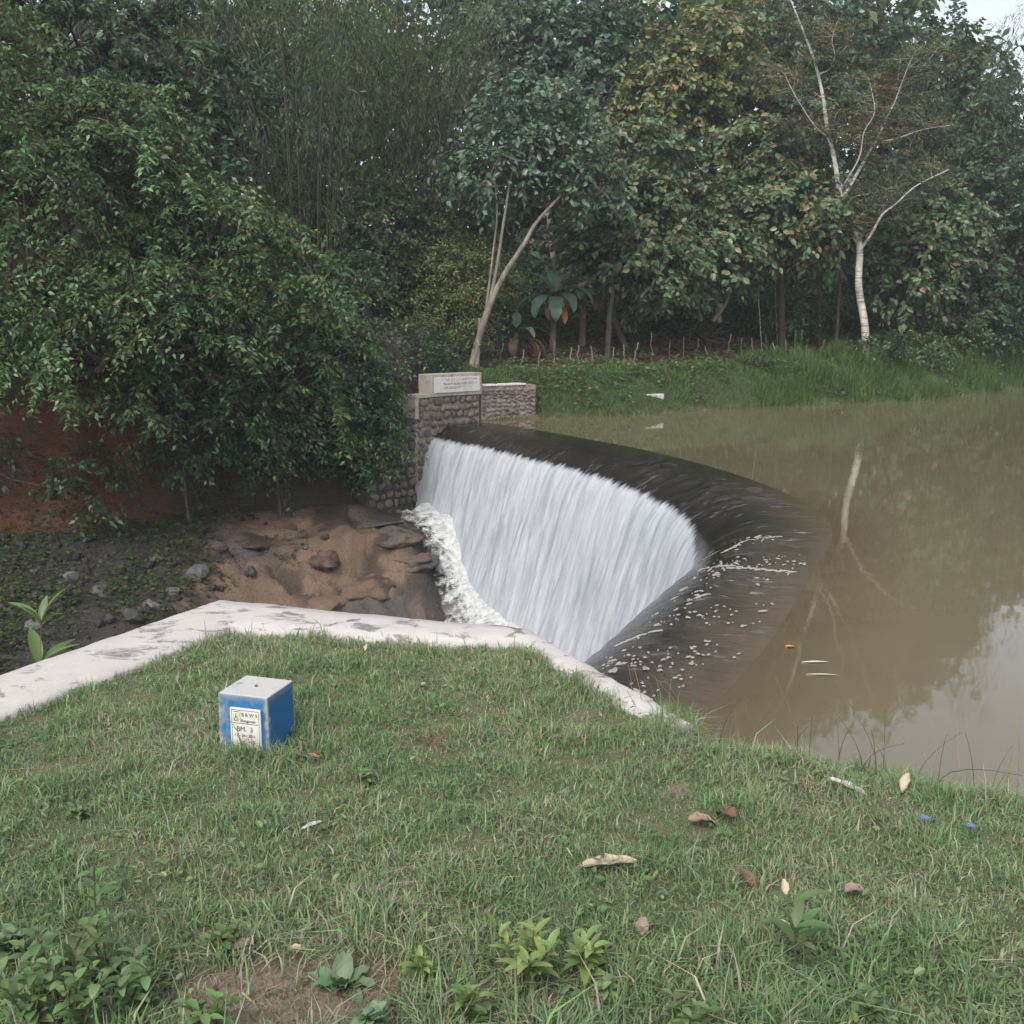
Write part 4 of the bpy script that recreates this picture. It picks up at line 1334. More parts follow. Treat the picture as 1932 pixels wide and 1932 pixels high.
for lab, px, py, y, rx, rz_, n, sd, cols, lf_ in [
    ('leafy green shrub under the dark tree near the right edge', 1800, 640, 50.0, 1.6, 1.1, 150, 131, GREEN_MID, .2),
    ('dense shrub at the right edge just above the waterline grass', 1905, 620, 53.0, 1.8, 1.3, 170, 132, GREEN_DARK + GREEN_MID[:1], .2),
    ('dark low shrub at the foot of the white trunk', 1665, 655, 45.0, 0.9, 0.5, 60, 133, GREEN_DARK, .17),
    ('broad shrub spilling between white trunk and right edge', 1745, 662, 47.0, 1.1, 0.7, 90, 134, GREEN_MID, .17),
    ('small dark shrub at the top of the grassy bank', 1425, 690, 42.0, 0.6, 0.4, 40, 135, GREEN_DARK, .14),
    ('low bush in the shade left of the two dark trunks', 1490, 610, 51.0, 1.2, 0.6, 60, 136, GREEN_BLUE, .24),
    ('dark bush behind the top of the plaque block', 778, 672, 34.2, 1.5, 1.0, 300, 137, GREEN_DARK, .13),
    ('dark thicket filling the gap between bank tree and abutment shrub', 660, 800, 30.6, 0.9, 1.5, 150, 138, GREEN_DARK, .15),
    ('hanging leafy bush over the earth bank left of the falls', 520, 820, 28.6, 1.2, 1.3, 170, 139, GREEN_DARK + GREEN_MID, .15),
    ('dark leafy bush under the leaning tree, over the rubble', 340, 780, 27.2, 1.3, 1.5, 170, 140, GREEN_DARK, .16)]:
    c = D(px, py, y)
    b = onland(c[0], c[1] + 0.3)
    sp = spec(SHRUB, leaf=lf_, cols=cols, w=None, length=lf_ * 4)
    tree('shrub', lab, 'shrub', b, [(c, (rx, rx * 0.8, rz_), n)], sd, sp, r0=0.05, nlimb=5)

# --- grass
def blades(rg, P, h, w, lean, cols, wts=None, seg=3, dirx=None):
    """curved grass blades; P (n,3) roots"""
    n = len(P)
    a = rg.uniform(0, 2 * math.pi, n)
    d = np.stack([np.cos(a), np.sin(a), np.zeros(n)], -1)
    s = np.stack([-np.sin(a), np.cos(a), np.zeros(n)], -1)
    tw = rg.uniform(0, 2 * math.pi, n)
    s = np.stack([np.cos(tw), np.sin(tw), np.zeros(n)], -1)
    ln = np.abs(lean * (0.6 + 0.6 * rg.normal(size=n)))
    rows = []
    for t, wf in ((0.0, 1.0), (0.5, 0.85)):
        c = P + d * (ln * h * t ** 2)[:, None] + np.array([0, 0, 1.0]) * (h * t * (1 - 0.25 * ln * t))[:, None]
        rows += [c - s * (w * wf / 2)[:, None], c + s * (w * wf / 2)[:, None]]
    tip = P + d * (ln * h)[:, None] + np.array([0, 0, 1.0]) * (h * np.clip(1 - 0.45 * ln, 0.1, 1))[:, None]
    v = np.stack(rows + [tip], 1).reshape(-1, 3)
    i = np.arange(n) * 5
    q = np.stack([i, i + 1, i + 3, i + 2], -1)
    tr = np.stack([i + 2, i + 3, i + 4], -1)
    c = pal(rg, n, cols, wts, 0.16)
    return v, q, tr, np.repeat(c, 5, 0)

def join_blades(name, parts, mat, label):
    V, Q, T, Cc, b = [], [], [], [], 0
    for v, q, t, c in parts:
        V.append(v); Q.append(q + b); T.append(t + b); Cc.append(c); b += len(v)
    o = obj(name, meshdata(name, np.concatenate(V), [np.concatenate(Q), np.concatenate(T)], mat, np.concatenate(Cc)))
    tag(o, label, kind='stuff')

LG = [(0.189, 0.285, 0.132), (0.155, 0.244, 0.114), (0.235, 0.318, 0.154), (0.304, 0.313, 0.202), (0.390, 0.347, 0.275), (0.120, 0.205, 0.100)]
def lawn_grass():
    rg = np.random.default_rng(401)
    n = 380000
    x = rg.uniform(-3.2, 4.2, n); y = rg.uniform(1.2, 5.1, n)
    z, d = lawn_z(x, y)
    # only ground in or just beside the picture
    vis = np.abs(x) < 0.56 * y + 0.35
    bm = bare_mask(x, y)
    pn = n2(x, y, 1.3, 4, 5.0)
    tuft = n2(x, y, 4.5, 3, 6.0)
    inside = (d > 0.0) | ((x > 0.6) & (d > -0.9))
    keep = vis & inside & (rg.random(n) > bm * 0.93)
    x, y, z, d, pn, tuft = (a[keep] for a in (x, y, z, d, pn, tuft))
    n = len(x)
    edge = sstep(0.45, 0.0, d) * (x > 0.55)
    capedge = sstep(0.12, 0.0, d) * (x <= 0.55)
    near = sstep(2.9, 1.9, y)
    mc = G(487, 1428, 1.5); mk = sstep(0.34, 0.12, np.hypot(x - mc[0], y - mc[1] - .08))
    h = (0.026 + 0.022 * rg.random(n)) * (1 + 0.85 * np.clip(tuft * 2.2, -0.6, 1.5)) * (1 + 0.9 * edge + 0.5 * capedge + 0.8 * near + 0.6 * mk) * (1 + 0.3 * pn)
    w = 0.0033 * rg.uniform(0.7, 1.5, n) * (1 + 0.3 * near)
    P = np.stack([x, y, z - 0.004], -1)
    parts = []
    dry = 1.5 * pn + 0.6 * n2(x, y, 5.0, 3, 55.0) + 0.28 * rg.normal(size=n)
    for sel, wts in ((dry < -0.18, [3, 4, 1.5, .4, .2, 5]), ((dry >= -0.18) & (dry < 0.28), [4, 3, 3, 1.4, .7, 1.2]), (dry >= 0.28, [2, 1, 3, 4, 3.2, .3])):
        parts.append(blades(rg, P[sel], h[sel], w[sel], 1.25, LG, wts))
    # longer wisps
    m = 2600
    k = rg.choice(n, m, replace=False)
    parts.append(blades(rg, P[k], h[k] * rg.uniform(1.6, 2.6, m), w[k] * 1.1, 0.7, LG, [3, 2, 4, 2, 2, 1]))
    # dry straw lying on the bare soil
    m = 2600
    c = G(560, 1880, 1.5)
    sx, sy = c[0] + rg.normal(size=m) * .24, c[1] + rg.normal(size=m) * .16
    sz = lawn_z(sx, sy)[0]
    parts.append(blades(rg, np.stack([sx, sy, sz + .002], -1), rg.uniform(.012, .035, m), np.full(m, .0026), 2.2, [(.26, .19, .14), (.36, .29, .21), (.16, .11, .08), (.14, .19, .07)]))
    join_blades('grass', parts, M['grass'], 'short green grass covering the near lawn')
    # tall thin seed stalks along the water side and by the wall
    paths = []
    rg = np.random.default_rng(402)
    spots = [(px, py) for px, py in ((1215, 1330), (1240, 1345), (1300, 1350), (1325, 1360), (1380, 1360), (1420, 1372), (1460, 1375), (1520, 1385), (1560, 1392), (1590, 1400), (1640, 1410), (1680, 1418), (1730, 1432), (1770, 1440), (1800, 1448), (1850, 1462), (1900, 1475), (1925, 1480), (1190, 1310), (1660, 1412), (930, 1195), (985, 1192), (860, 1198), (440, 1180), (1350, 1362))]
    for px, py in spots:
        for q in range(rg.integers(1, 4)):
            g = G(px + rg.normal() * 14, py + 4 + abs(rg.normal()) * 5, 1.5)
            hh = rg.uniform(0.12, 0.30) * (1.0 if px > 1100 else 0.5)
            dx, dy_ = rg.normal(size=2) * 0.45
            t = np.linspace(0, 1, 6)
            p = np.stack([g[0] + dx * hh * t ** 1.8, g[1] + dy_ * hh * t ** 1.8, 1.42 + hh * t], -1)
            paths.append((p, 0.0016 - 0.0009 * t))
    v, f = tubes(paths, 4)
    c = np.repeat(pal(rg, len(paths), [(0.20, 0.17, 0.10), (0.13, 0.14, 0.06), (0.26, 0.22, 0.14)]), 24, 0)
    o = obj('seed_stalks', meshdata('seed_stalks', v, f, M['grass'], c))
    tag(o, 'thin dry grass stalks along the lawn edge', kind='stuff')
    # broadleaved ground cover in the turf
    lf = Leafage()
    n = 15000
    x = rg.uniform(-2.6, 3.4, n); y = 1.3 + 3.6 * rg.random(n) ** 1.5
    z, d = lawn_z(x, y)
    pn = n2(x, y, 2.4, 3, 15.0)
    k = (np.abs(x) < 0.56 * y + 0.3) & (d > 0.02) & (pn + 0.35 * sstep(2.9, 2.0, y) > 0.08 + 0.1 * rg.normal(size=n)) & (rg.random(n) > bare_mask(x, y))
    x, y, z = x[k], y[k], z[k]
    n = len(x)
    a = rg.uniform(0, 2 * math.pi, n)
    dirs = np.stack([np.cos(a), np.sin(a), rg.uniform(0.1, 0.9, n)], -1)
    ln = rg.uniform(0.012, 0.030, n)
    v, _ = leaves(np.stack([x, y, z + rg.uniform(0.010, 0.042, n)], -1), dirs, np.tile([0, 0, 1.0], (n, 1)) + rg.normal(size=(n, 3)) * .3, ln, ln * rg.uniform(.45, .8, n), hexa=True)
    lf.add(v, pal(rg, n, [(0.105, 0.165, 0.065), (0.135, 0.185, 0.075), (0.085, 0.135, 0.06)]))
    o = obj('ground_cover', lf.mesh('ground_cover', M['leaf']))
    tag(o, 'tiny broad leaves creeping through the lawn', kind='stuff')
lawn_grass()

def bank_grass():
    rg = np.random.default_rng(403)
    n = 108000
    x = rg.uniform(-1.5, 40, n) ; x = np.where(rg.random(n) < 0.45, rg.uniform(-1.2, 18, n), x)
    yb_ = np.interp(x, [p[0] for p in LAND[8:24]], [p[1] for p in LAND[8:24]])
    y = yb_ + rg.uniform(-0.3, 6.0, n)
    z, sl, *_ = H(x, y)
    tall = sstep(7.5, 12.5, x)
    tuft = n2(x, y, 0.55, 3, 21.0)
    wing = poly_sd([(-1.2, 33.4), (0.9, 34.7), (0.8, 35.6), (-1.4, 34.3)], x, y)
    k = (sl > -0.02 + 0.10 * rg.normal(size=n)) & (sl < 3.5 + 1.0 * tuft + 2.4 * tall) & ~((wing > 0) & (rg.random(n) < .8))
    x, y, z, sl, tall, tuft = (a[k] for a in (x, y, z, sl, tall, tuft))
    n = len(x)
    h = (0.12 + 0.16 * rg.random(n)) * (1 + 1.9 * tall * (0.6 + np.clip(tuft * 2.4, -0.5, 1.4))) * (1 + 0.7 * np.clip(tuft * 2, -.4, 1))
    w = 0.018 * rg.uniform(0.7, 1.5, n)
    cols = [(0.080, 0.150, 0.045), (0.065, 0.125, 0.040), (0.105, 0.175, 0.055), (0.14, 0.18, 0.065)]
    parts = [blades(rg, np.stack([x, y, z - 0.03], -1), h, w, 1.0, cols, [3, 3, 2, .6])]
    # arching tall clumps
    for px, py, hh, m in ((1640, 735, 1.0, 260), (1560, 745, .7, 160), (1730, 735, .8, 200), (1790, 690, 1.0, 240), (1690, 742, .7, 160), (1850, 715, .8, 200), (1490, 755, .5, 120), (1900, 700, .8, 180)):
        g = G(px, py, 0.5)
        c = np.stack([g[0] + rg.normal(size=m) * .45, g[1] + 0.8 + rg.normal(size=m) * .35], -1)
        zz = H(c[:, 0], c[:, 1])[0]
        parts.append(blades(rg, np.column_stack([c, zz - .05]), hh * rg.uniform(.5, 1.2, m), np.full(m, .022), 1.1, [(0.095, 0.165, 0.055), (0.125, 0.195, 0.065)]))
    join_blades('bank_grass', parts, M['grass'], 'rank green grass along the far bank')
    # creeping leaves on the bank
    lf = Leafage()
    n = 26000
    x = rg.uniform(-1, 26, n)
    yb_ = np.interp(x, [p[0] for p in LAND[8:24]], [p[1] for p in LAND[8:24]])
    y = yb_ + rg.uniform(0.1, 9.5, n)
    z, sl, *_ = H(x, y)
    p = n2(x, y, 0.7, 3, 31.0)
    k = (sl > 0.2) & (p > 0.03 + 0.05 * np.clip(sl - 4, 0, 4)) & (z > 0.1)
    x, y, z = x[k], y[k], z[k]; n = len(x)
    a = rg.uniform(0, 2 * math.pi, n)
    ln = rg.uniform(0.08, 0.20, n)
    v, _ = leaves(np.stack([x, y, z + rg.uniform(0.02, 0.28, n)], -1), np.stack([np.cos(a), np.sin(a), rg.uniform(-.2, .6, n)], -1), np.tile([0, -.3, 1.0], (n, 1)) + rg.normal(size=(n, 3)) * .4, ln, ln * .6)
    lf.add(v, pal(rg, n, GREEN_MID + [(0.10, 0.07, 0.04)]))
    o = obj('bank_herbs', lf.mesh('bank_herbs', M['leaf']))
    tag(o, 'low leafy herbs on the far bank', kind='stuff')
    # dead leaves on the cleared field
    lf = Leafage()
    n = 9000
    x = rg.uniform(0, 20, n)
    yb_ = np.interp(x, [p[0] for p in LAND[8:24]], [p[1] for p in LAND[8:24]])
    y = yb_ + rg.uniform(3.5, 12, n)
    z, sl, *_ = H(x, y)
    a = rg.uniform(0, 2 * math.pi, n)
    ln = rg.uniform(0.10, 0.26, n)
    v, _ = leaves(np.stack([x, y, z + 0.03], -1), np.stack([np.cos(a), np.sin(a), rg.uniform(-.1, .5, n)], -1), np.tile([0, -.3, 1.0], (n, 1)) + rg.normal(size=(n, 3)) * .5, ln, ln * .6)
    lf.add(v, pal(rg, n, [(0.16, 0.10, 0.065), (0.22, 0.15, 0.10), (0.11, 0.075, 0.05), (0.05, 0.08, 0.03)], [3, 1, 3, 2]))
    o = obj('leaf_litter', lf.mesh('leaf_litter', M['leaf_dull']))
    tag(o, 'brown leaf litter over the cleared field', kind='stuff')
bank_grass()

# --- cassava stakes on the cleared field
def stakes():
    rg = np.random.default_rng(404)
    t = np.linspace(0, 1, 6)
    ms = []
    for k in range(5):
        p = np.stack([0.06 * np.cumsum(rg.normal(size=6)) * 0.4, 0.03 * rg.normal(size=6), -0.1 + 1.1 * t], -1)
        ms.append(meshdata('stake', *tubes([(p, 0.022 + 0.006 * rg.normal(size=6) * .3)], 6), M['twig'], smooth=True))
    spots = [(940, 688), (982, 692), (1012, 694), (1046, 690), (1072, 690), (1090, 694), (1118, 690), (1156, 690), (1174, 690), (1192, 688), (1230, 682), (1262, 676), (1290, 678), (1318, 672), (1338, 680),
             (1372, 674), (1398, 668), (1420, 676), (1445, 660), (1462, 680), (1482, 672), (1500, 664), (1520, 684), (1548, 676), (1562, 668), (1590, 672), (1236, 650), (1300, 645), (1410, 640), (1455, 640), (1395, 625), (1500, 640)]
    for k, (px, py) in enumerate(spots):
        # walk along the sight line to where it meets the field
        d = ray(px, py)
        ys = np.linspace(34, 56, 240)
        q = CAM + d * (ys / d[1])[:, None]
        zz = H(q[:, 0], q[:, 1])[0]
        i = int(np.argmax(zz >= q[:, 2]))
        if zz[i] < q[i, 2]: continue
        o = obj('cassava_stake', ms[k % 5], None, (q[i, 0], q[i, 1], zz[i] - 0.02))
        hgt = rg.uniform(0.55, 1.05)
        if px == 1230 and py == 682: hgt = 1.25
        o.scale = (1, 1, hgt)
        o.rotation_euler = (rg.normal() * 0.10, rg.normal() * 0.14, rg.uniform(0, 6))
        tag(o, 'thin pale cassava stake standing on the far bank field', 'stake', 'cassava stakes on the far bank field')
stakes()

def on_sight(px, py, y0, y1):
    d = ray(px, py)
    ys = np.linspace(y0, y1, 600)
    q = CAM + d * (ys / d[1])[:, None]
    zz = H(q[:, 0], q[:, 1])[0]
    i = int(np.argmax(zz >= q[:, 2]))
    return np.array([q[i, 0], q[i, 1], zz[i]])

# --- brush pile
def brush():
    rg = np.random.default_rng(405)
    c = on_sight(1290, 640, 40, 56)
    t = thing('brush_pile', 'tangled pile of dead brown branches by the several-stemmed tree', 'brush pile', c)
    for k in range(46):
        a = np.array([rg.normal() * 1.0, rg.normal() * .5, abs(rg.normal()) * .3])
        e = a + np.array([rg.normal() * 1.0, rg.normal() * .5, rg.normal() * .35 + .15])
        e[2] = max(e[2], 0.03)
        p, r = limb(rg, a, e, 0.022, 0.007, 0.12, 6)
        obj('twig', meshdata('twig', *tubes([(p, r)], 5), M['twig'], smooth=True), t)
brush()

# --- banana plants
def banana(label, base, h, leafs, seed, dead=3):
    rg = np.random.default_rng(seed)
    t = thing('banana_plant', label, 'banana plant', base)
    t.scale = (1.3, 1.3, 1.2)
    s_ = np.linspace(0, 1, 8)
    st = np.stack([0.10 * s_ ** 2, 0 * s_, -0.1 + (h + 0.1) * s_], -1)
    obj('pseudostem', meshdata('pseudostem', *tubes([(st, 0.13 - 0.05 * s_)], 10), M['banana_stem'], smooth=True), t)
    def blade(ang, up, L, W, bend, mat, name, start):
        n = 14
        s = np.linspace(0, 1, n)
        out = np.array([math.cos(ang), math.sin(ang), 0])
        sd = np.array([-math.sin(ang), math.cos(ang), 0])
        # angle of the midrib falls along the leaf
        th = up - bend * s ** 1.3
        dx = np.cumsum(np.cos(th)) * L / n; dz = np.cumsum(np.sin(th)) * L / n
        mid = start + np.outer(dx, out) + np.outer(dz, [0, 0, 1.0])
        wf = np.sin(np.clip((s - 0.14) / 0.86, 0, 1) ** 0.75 * math.pi) ** 0.6 * W / 2
        nn = np.stack([-np.sin(th), np.cos(th)], -1)
        nrmv = np.outer(nn[:, 0], out) + np.outer(nn[:, 1], [0, 0, 1.0])
        rag = 1 + 0.10 * rg.normal(size=(2, n))
        l_ = mid + sd * (wf * rag[0])[:, None] - nrmv * (wf * 0.25)[:, None] * -1
        r_ = mid - sd * (wf * rag[1])[:, None] + nrmv * (wf * 0.25)[:, None]
        v = np.stack([l_, mid, r_], 1).reshape(-1, 3)
        q = grid_quads(n, 3)
        c = np.tile(mat, (len(v), 1)) * (1 + 0.08 * rg.normal(size=(len(v), 1)))
        o = obj(name, meshdata(name, v, [q], M['leaf'], c, True), t)
        return o
    top = st[-1]
    for (ang, up, L, W, bend) in leafs:
        blade(math.radians(ang), math.radians(up), L, W, math.radians(bend), np.array([0.095, 0.165, 0.115]) * rg.uniform(.8, 1.2), 'leaf', top)
    for k in range(dead):
        o = blade(rg.uniform(3.4, 6.0), math.radians(20), rg.uniform(1.0, 1.5), 0.28, math.radians(140), np.array([0.15, 0.095, 0.06]), 'dead_leaf', top - [0, 0, 0.25])
    return t, blade, top
k_ = N('banana_stem'); co_ = k_.coord(); f_ = k_.noise(k_.mapping(co_, (9, 9, 2)), 1, 5, .6)
k_.setv(Base_Color=k_.ramp(f_, [(0.3, (0.055, 0.045, 0.03)), (0.6, (0.16, 0.12, 0.075)), (0.8, (0.10, 0.11, 0.05))]), Roughness=0.8)
M['banana_stem'] = k_.m
c = on_sight(1042, 660, 38, 50)
t_, bl_, tp_ = banana('larger banana plant with spreading blue-green leaves and a hanging orange leaf', c, 1.75,
       [(175, 35, 1.5, .38, 60), (150, 62, 1.5, .40, 60), (105, 75, 1.3, .40, 45), (60, 75, 1.3, .42, 60), (25, 55, 1.9, .40, 120), (200, 15, 1.5, .42, 80), (235, 10, 1.6, .44, 95), (268, 5, 1.5, .46, 105), (300, 20, 1.4, .4, 110), (330, 40, 1.6, .4, 120), (185, 0, 1.3, .4, 50)], 501)
bl_(math.radians(285), math.radians(-20), 1.0, .22, math.radians(65), np.array([0.42, 0.17, 0.03]), 'orange_leaf', tp_ - np.array([-0.1, 0, .2]))
c = on_sight(1098, 655, 39, 51)
banana('smaller banana plant with dead brown leaves right of the larger one', c, 1.95,
       [(100, 80, 1.5, .34, 20), (40, 70, 1.5, .34, 70), (200, 45, 1.1, .32, 110), (350, 45, 1.1, .3, 120), (255, 30, 1.2, .34, 120), (10, 62, 1.3, .28, 60)], 502, 5)
c = on_sight(968, 672, 36, 46)
banana('young banana plant with a drooping dead leaf beside the leaning tree', c, 0.75, [(0, 30, 1.1, .26, 80), (180, 40, 1.0, .26, 90), (300, 30, 1.2, .26, 90), (90, 70, 1.0, .26, 60)], 503, 4)

# ------------------------------------------------------------------ rocks and rubble in the gorge
def rock_mesh(name, rg, sub=2, mat=None):
    bm = bmesh.new()
    bmesh.ops.create_icosphere(bm, subdivisions=sub, radius=0.5)
    pts = np.array([v.co[:] for v in bm.verts])
    o = rg.uniform(0, 90, 3)
    r = 1 + 0.5 * fbm(pts * 1.6 + o, 3)
    for _ in range(5):                                  # knock flat facets off
        d = nrm(rg.normal(size=3)); k = pts @ d
        r = np.where(k > 0.27, r * (0.27 / np.maximum(k, .27)) ** 0.7, r)
    for v, k in zip(bm.verts, r):
        v.co = v.co * float(k)
    return bm_mesh(name, bm, mat)
def rocks():
    rg = np.random.default_rng(601)
    ms = [rock_mesh('boulder', rg, 2, M['boulder']) for _ in range(7)]
    named = [(372, 1085, .75, 'grey angular boulder with a flat lit face beside the wall peak'),
             (250, 1170, .60, 'dark rounded boulder just beyond the white wall, left of its peak'),
             (285, 1150, .50, 'dark boulder touching the rubble nearest the white wall peak'),
             (130, 1095, .55, 'mossy dark boulder in the creepers on the left slope'),
             (185, 1120, .50, 'half-buried boulder in the middle of the left rubble slope'),
             (300, 1060, .45, 'small grey boulder up the rubble slope behind the angular one'),
             (470, 1090, .40, 'brown boulder lying on the mud right of the angular boulder'),
             (60, 1190, .55, 'boulder above the young plant at the left edge'),
             (330, 1120, .40, 'grey stone between the angular boulder and the white wall')]
    for px, py, s_, lab in named:
        p = on_sight(px, py, 8, 32)
        o = obj('boulder', ms[rg.integers(7)], None, p + [0, 0, s_ * .12])
        o.scale = (s_ * rg.uniform(.9, 1.3), s_ * rg.uniform(.8, 1.1), s_ * rg.uniform(.6, .9))
        o.rotation_euler = rg.uniform(-.4, .4, 3) + [0, 0, rg.uniform(0, 6)]
        tag(o, lab, 'boulder', 'boulders below the left bank')
    # loose rubble
    base = [np.array([v.co[:] for v in rock_mesh('tmp', rg, 1).vertices]) for _ in range(6)]
    me0 = rock_mesh('tmp', rg, 1)
    tri = np.array([p.vertices[:] for p in me0.polygons])
    V, F, Cc, b = [], [], [], 0
    n = 3400
    xs = rg.uniform(-19, -4, n); ys = rg.uniform(9, 29, n)
    z, sl, r, *_ = H(xs, ys)
    dens = n2(xs, ys, 0.5, 3, 8.0)
    for x, y, zz, s1, rr, dn in zip(xs, ys, z, sl, r, dens):
        if s1 > 0.3 or rr > 14.2: continue
        if x > -7.2 and rg.random() > 0.12: continue
        s_ = 0.07 + 0.24 * rg.random() ** 2.2
        B = base[rg.integers(6)] * s_ * rg.uniform(.7, 1.3, 3)
        a = rg.uniform(0, 6.28); c_, d_ = math.cos(a), math.sin(a)
        B = np.stack([B[:, 0] * c_ - B[:, 1] * d_, B[:, 0] * d_ + B[:, 1] * c_, B[:, 2]], -1)
        V.append(B + [x, y, zz + 0.2 * s_]); F.append(tri + b); b += len(B)
        col = np.array([0.052, 0.048, 0.043]) * rg.uniform(.5, 1.6)
        if rg.random() < .04: col = np.array([.16, .14, .12])
        Cc.append(np.tile(col, (len(B), 1)))
    o = obj('rubble', meshdata('rubble', np.concatenate(V), [np.concatenate(F)], M['ground'], np.concatenate(Cc)))
    tag(o, 'loose dark rubble on the slope below the left bank', kind='stuff')
    # knobbly mudstone standing out of the ledge beside the falls
    V, F, Cc, b = [], [], [], 0
    srcs = []
    for q in range(6):
        bm = bmesh.new(); bmesh.ops.create_icosphere(bm, subdivisions=4, radius=1.0)
        bm.verts.ensure_lookup_table()
        P = np.array([v_.co[:] for v_ in bm.verts]); T3 = np.array([[v_.index for v_ in f_.verts] for f_ in bm.faces]); bm.free()
        o3 = rg.uniform(0, 80, 3)
        P = P * (1 + 0.55 * fbm(P * 1.3 + o3, 3) + 0.16 * (0.35 - np.abs(fbm(P * 3.6 + o3, 3))) + 0.05 * fbm(P * 9 + o3, 2))[:, None]
        srcs.append((P, T3))
    spots = [(480, 985, 1.17), (520, 1010, 0.72), (560, 975, 0.78), (600, 1000, 0.65), (640, 985, 0.72), (690, 1000, 0.65), (740, 1010, 0.59), (790, 1012, 0.55), (520, 1055, 0.78), (590, 1040, 0.65), (650, 1035, 0.72), (720, 1045, 0.65), (780, 1050, 0.59), 
             (560, 1090, 0.65), (620, 1085, 0.72), (690, 1095, 0.65), (750, 1100, 0.65), (810, 1100, 0.52), (600, 1130, 0.65), (680, 1140, 0.65), (760, 1140, 0.65), (830, 1140, 0.52), (450, 1040, 0.65), (540, 1120, 0.65)]
    for px, py, s_ in spots[::3]:
        p = on_sight(px, py, 12, 33)
        P, T3 = srcs[rg.integers(6)]
        a = rg.uniform(0, 6.28); c_, d_ = math.cos(a), math.sin(a)
        Q = P * s_ * np.array([rg.uniform(1.0, 1.7), rg.uniform(.8, 1.2), rg.uniform(.36, .50)])
        Q = np.stack([Q[:, 0] * c_ - Q[:, 1] * d_, Q[:, 0] * d_ + Q[:, 1] * c_, Q[:, 2]], -1) + p + [0, s_ * .28, -s_ * .47]
        V.append(Q); F.append(T3 + b); b += len(Q)
        nn_ = fbm(Q * 0.8, 4); n3_ = fbm(Q * 0.33 + 7, 2)[:, None]
        cc = np.array([0.205, 0.138, 0.092]) * (1 + 0.35 * fbm(Q * 0.5 + 3, 3))[:, None]
        cc = cc + (np.array([0.115, 0.10, 0.088]) - cc) * sstep(0.0, 0.25, n3_)
        Cc.append(cc * (1 - 0.62 * sstep(0.04, 0.20, nn_))[:, None])
    o = obj('bedrock', meshdata('bedrock', np.concatenate(V), [np.concatenate(F)], M['ground'], np.concatenate(Cc), True))
    tag(o, 'knobbly brown mudstone ledge beside the foot of the falls', kind='structure')
    # creepers on the rubble slope
    lf = Leafage()
    n = 64000
    x = rg.uniform(-20, -5.5, n); y = rg.uniform(8, 29.5, n)
    z, sl, *_ = H(x, y)
    dens = n2(x, y, 0.40, 4, 41.0) + 0.55 * sstep(-9.3, -12.5, x) - 0.25 * sstep(-8.5, -6.5, x) + 0.03
    k = (dens > 0.10 * rg.normal(size=n)) & (sl < 1.0)
    x, y, z = x[k], y[k], z[k]; n = len(x)
    a = rg.uniform(0, 2 * math.pi, n); ln = rg.uniform(0.06, 0.15, n)
    v, _ = leaves(np.stack([x, y, z + rg.uniform(0.02, 0.22, n)], -1), np.stack([np.cos(a), np.sin(a), rg.uniform(-.2, .5, n)], -1), np.tile([0, -.2, 1.0], (n, 1)) + rg.normal(size=(n, 3)) * .4, ln, ln * .65)
    lf.add(v, pal(rg, n, [(0.040, 0.070, 0.026), (0.055, 0.085, 0.030), (0.075, 0.085, 0.030), (0.09, 0.07, 0.03)], [3, 3, 1.5, .5]))
    o = obj('creepers', lf.mesh('creepers', M['leaf_dull']))
    tag(o, 'dark green creepers over the rubble slope', kind='stuff')
rocks()

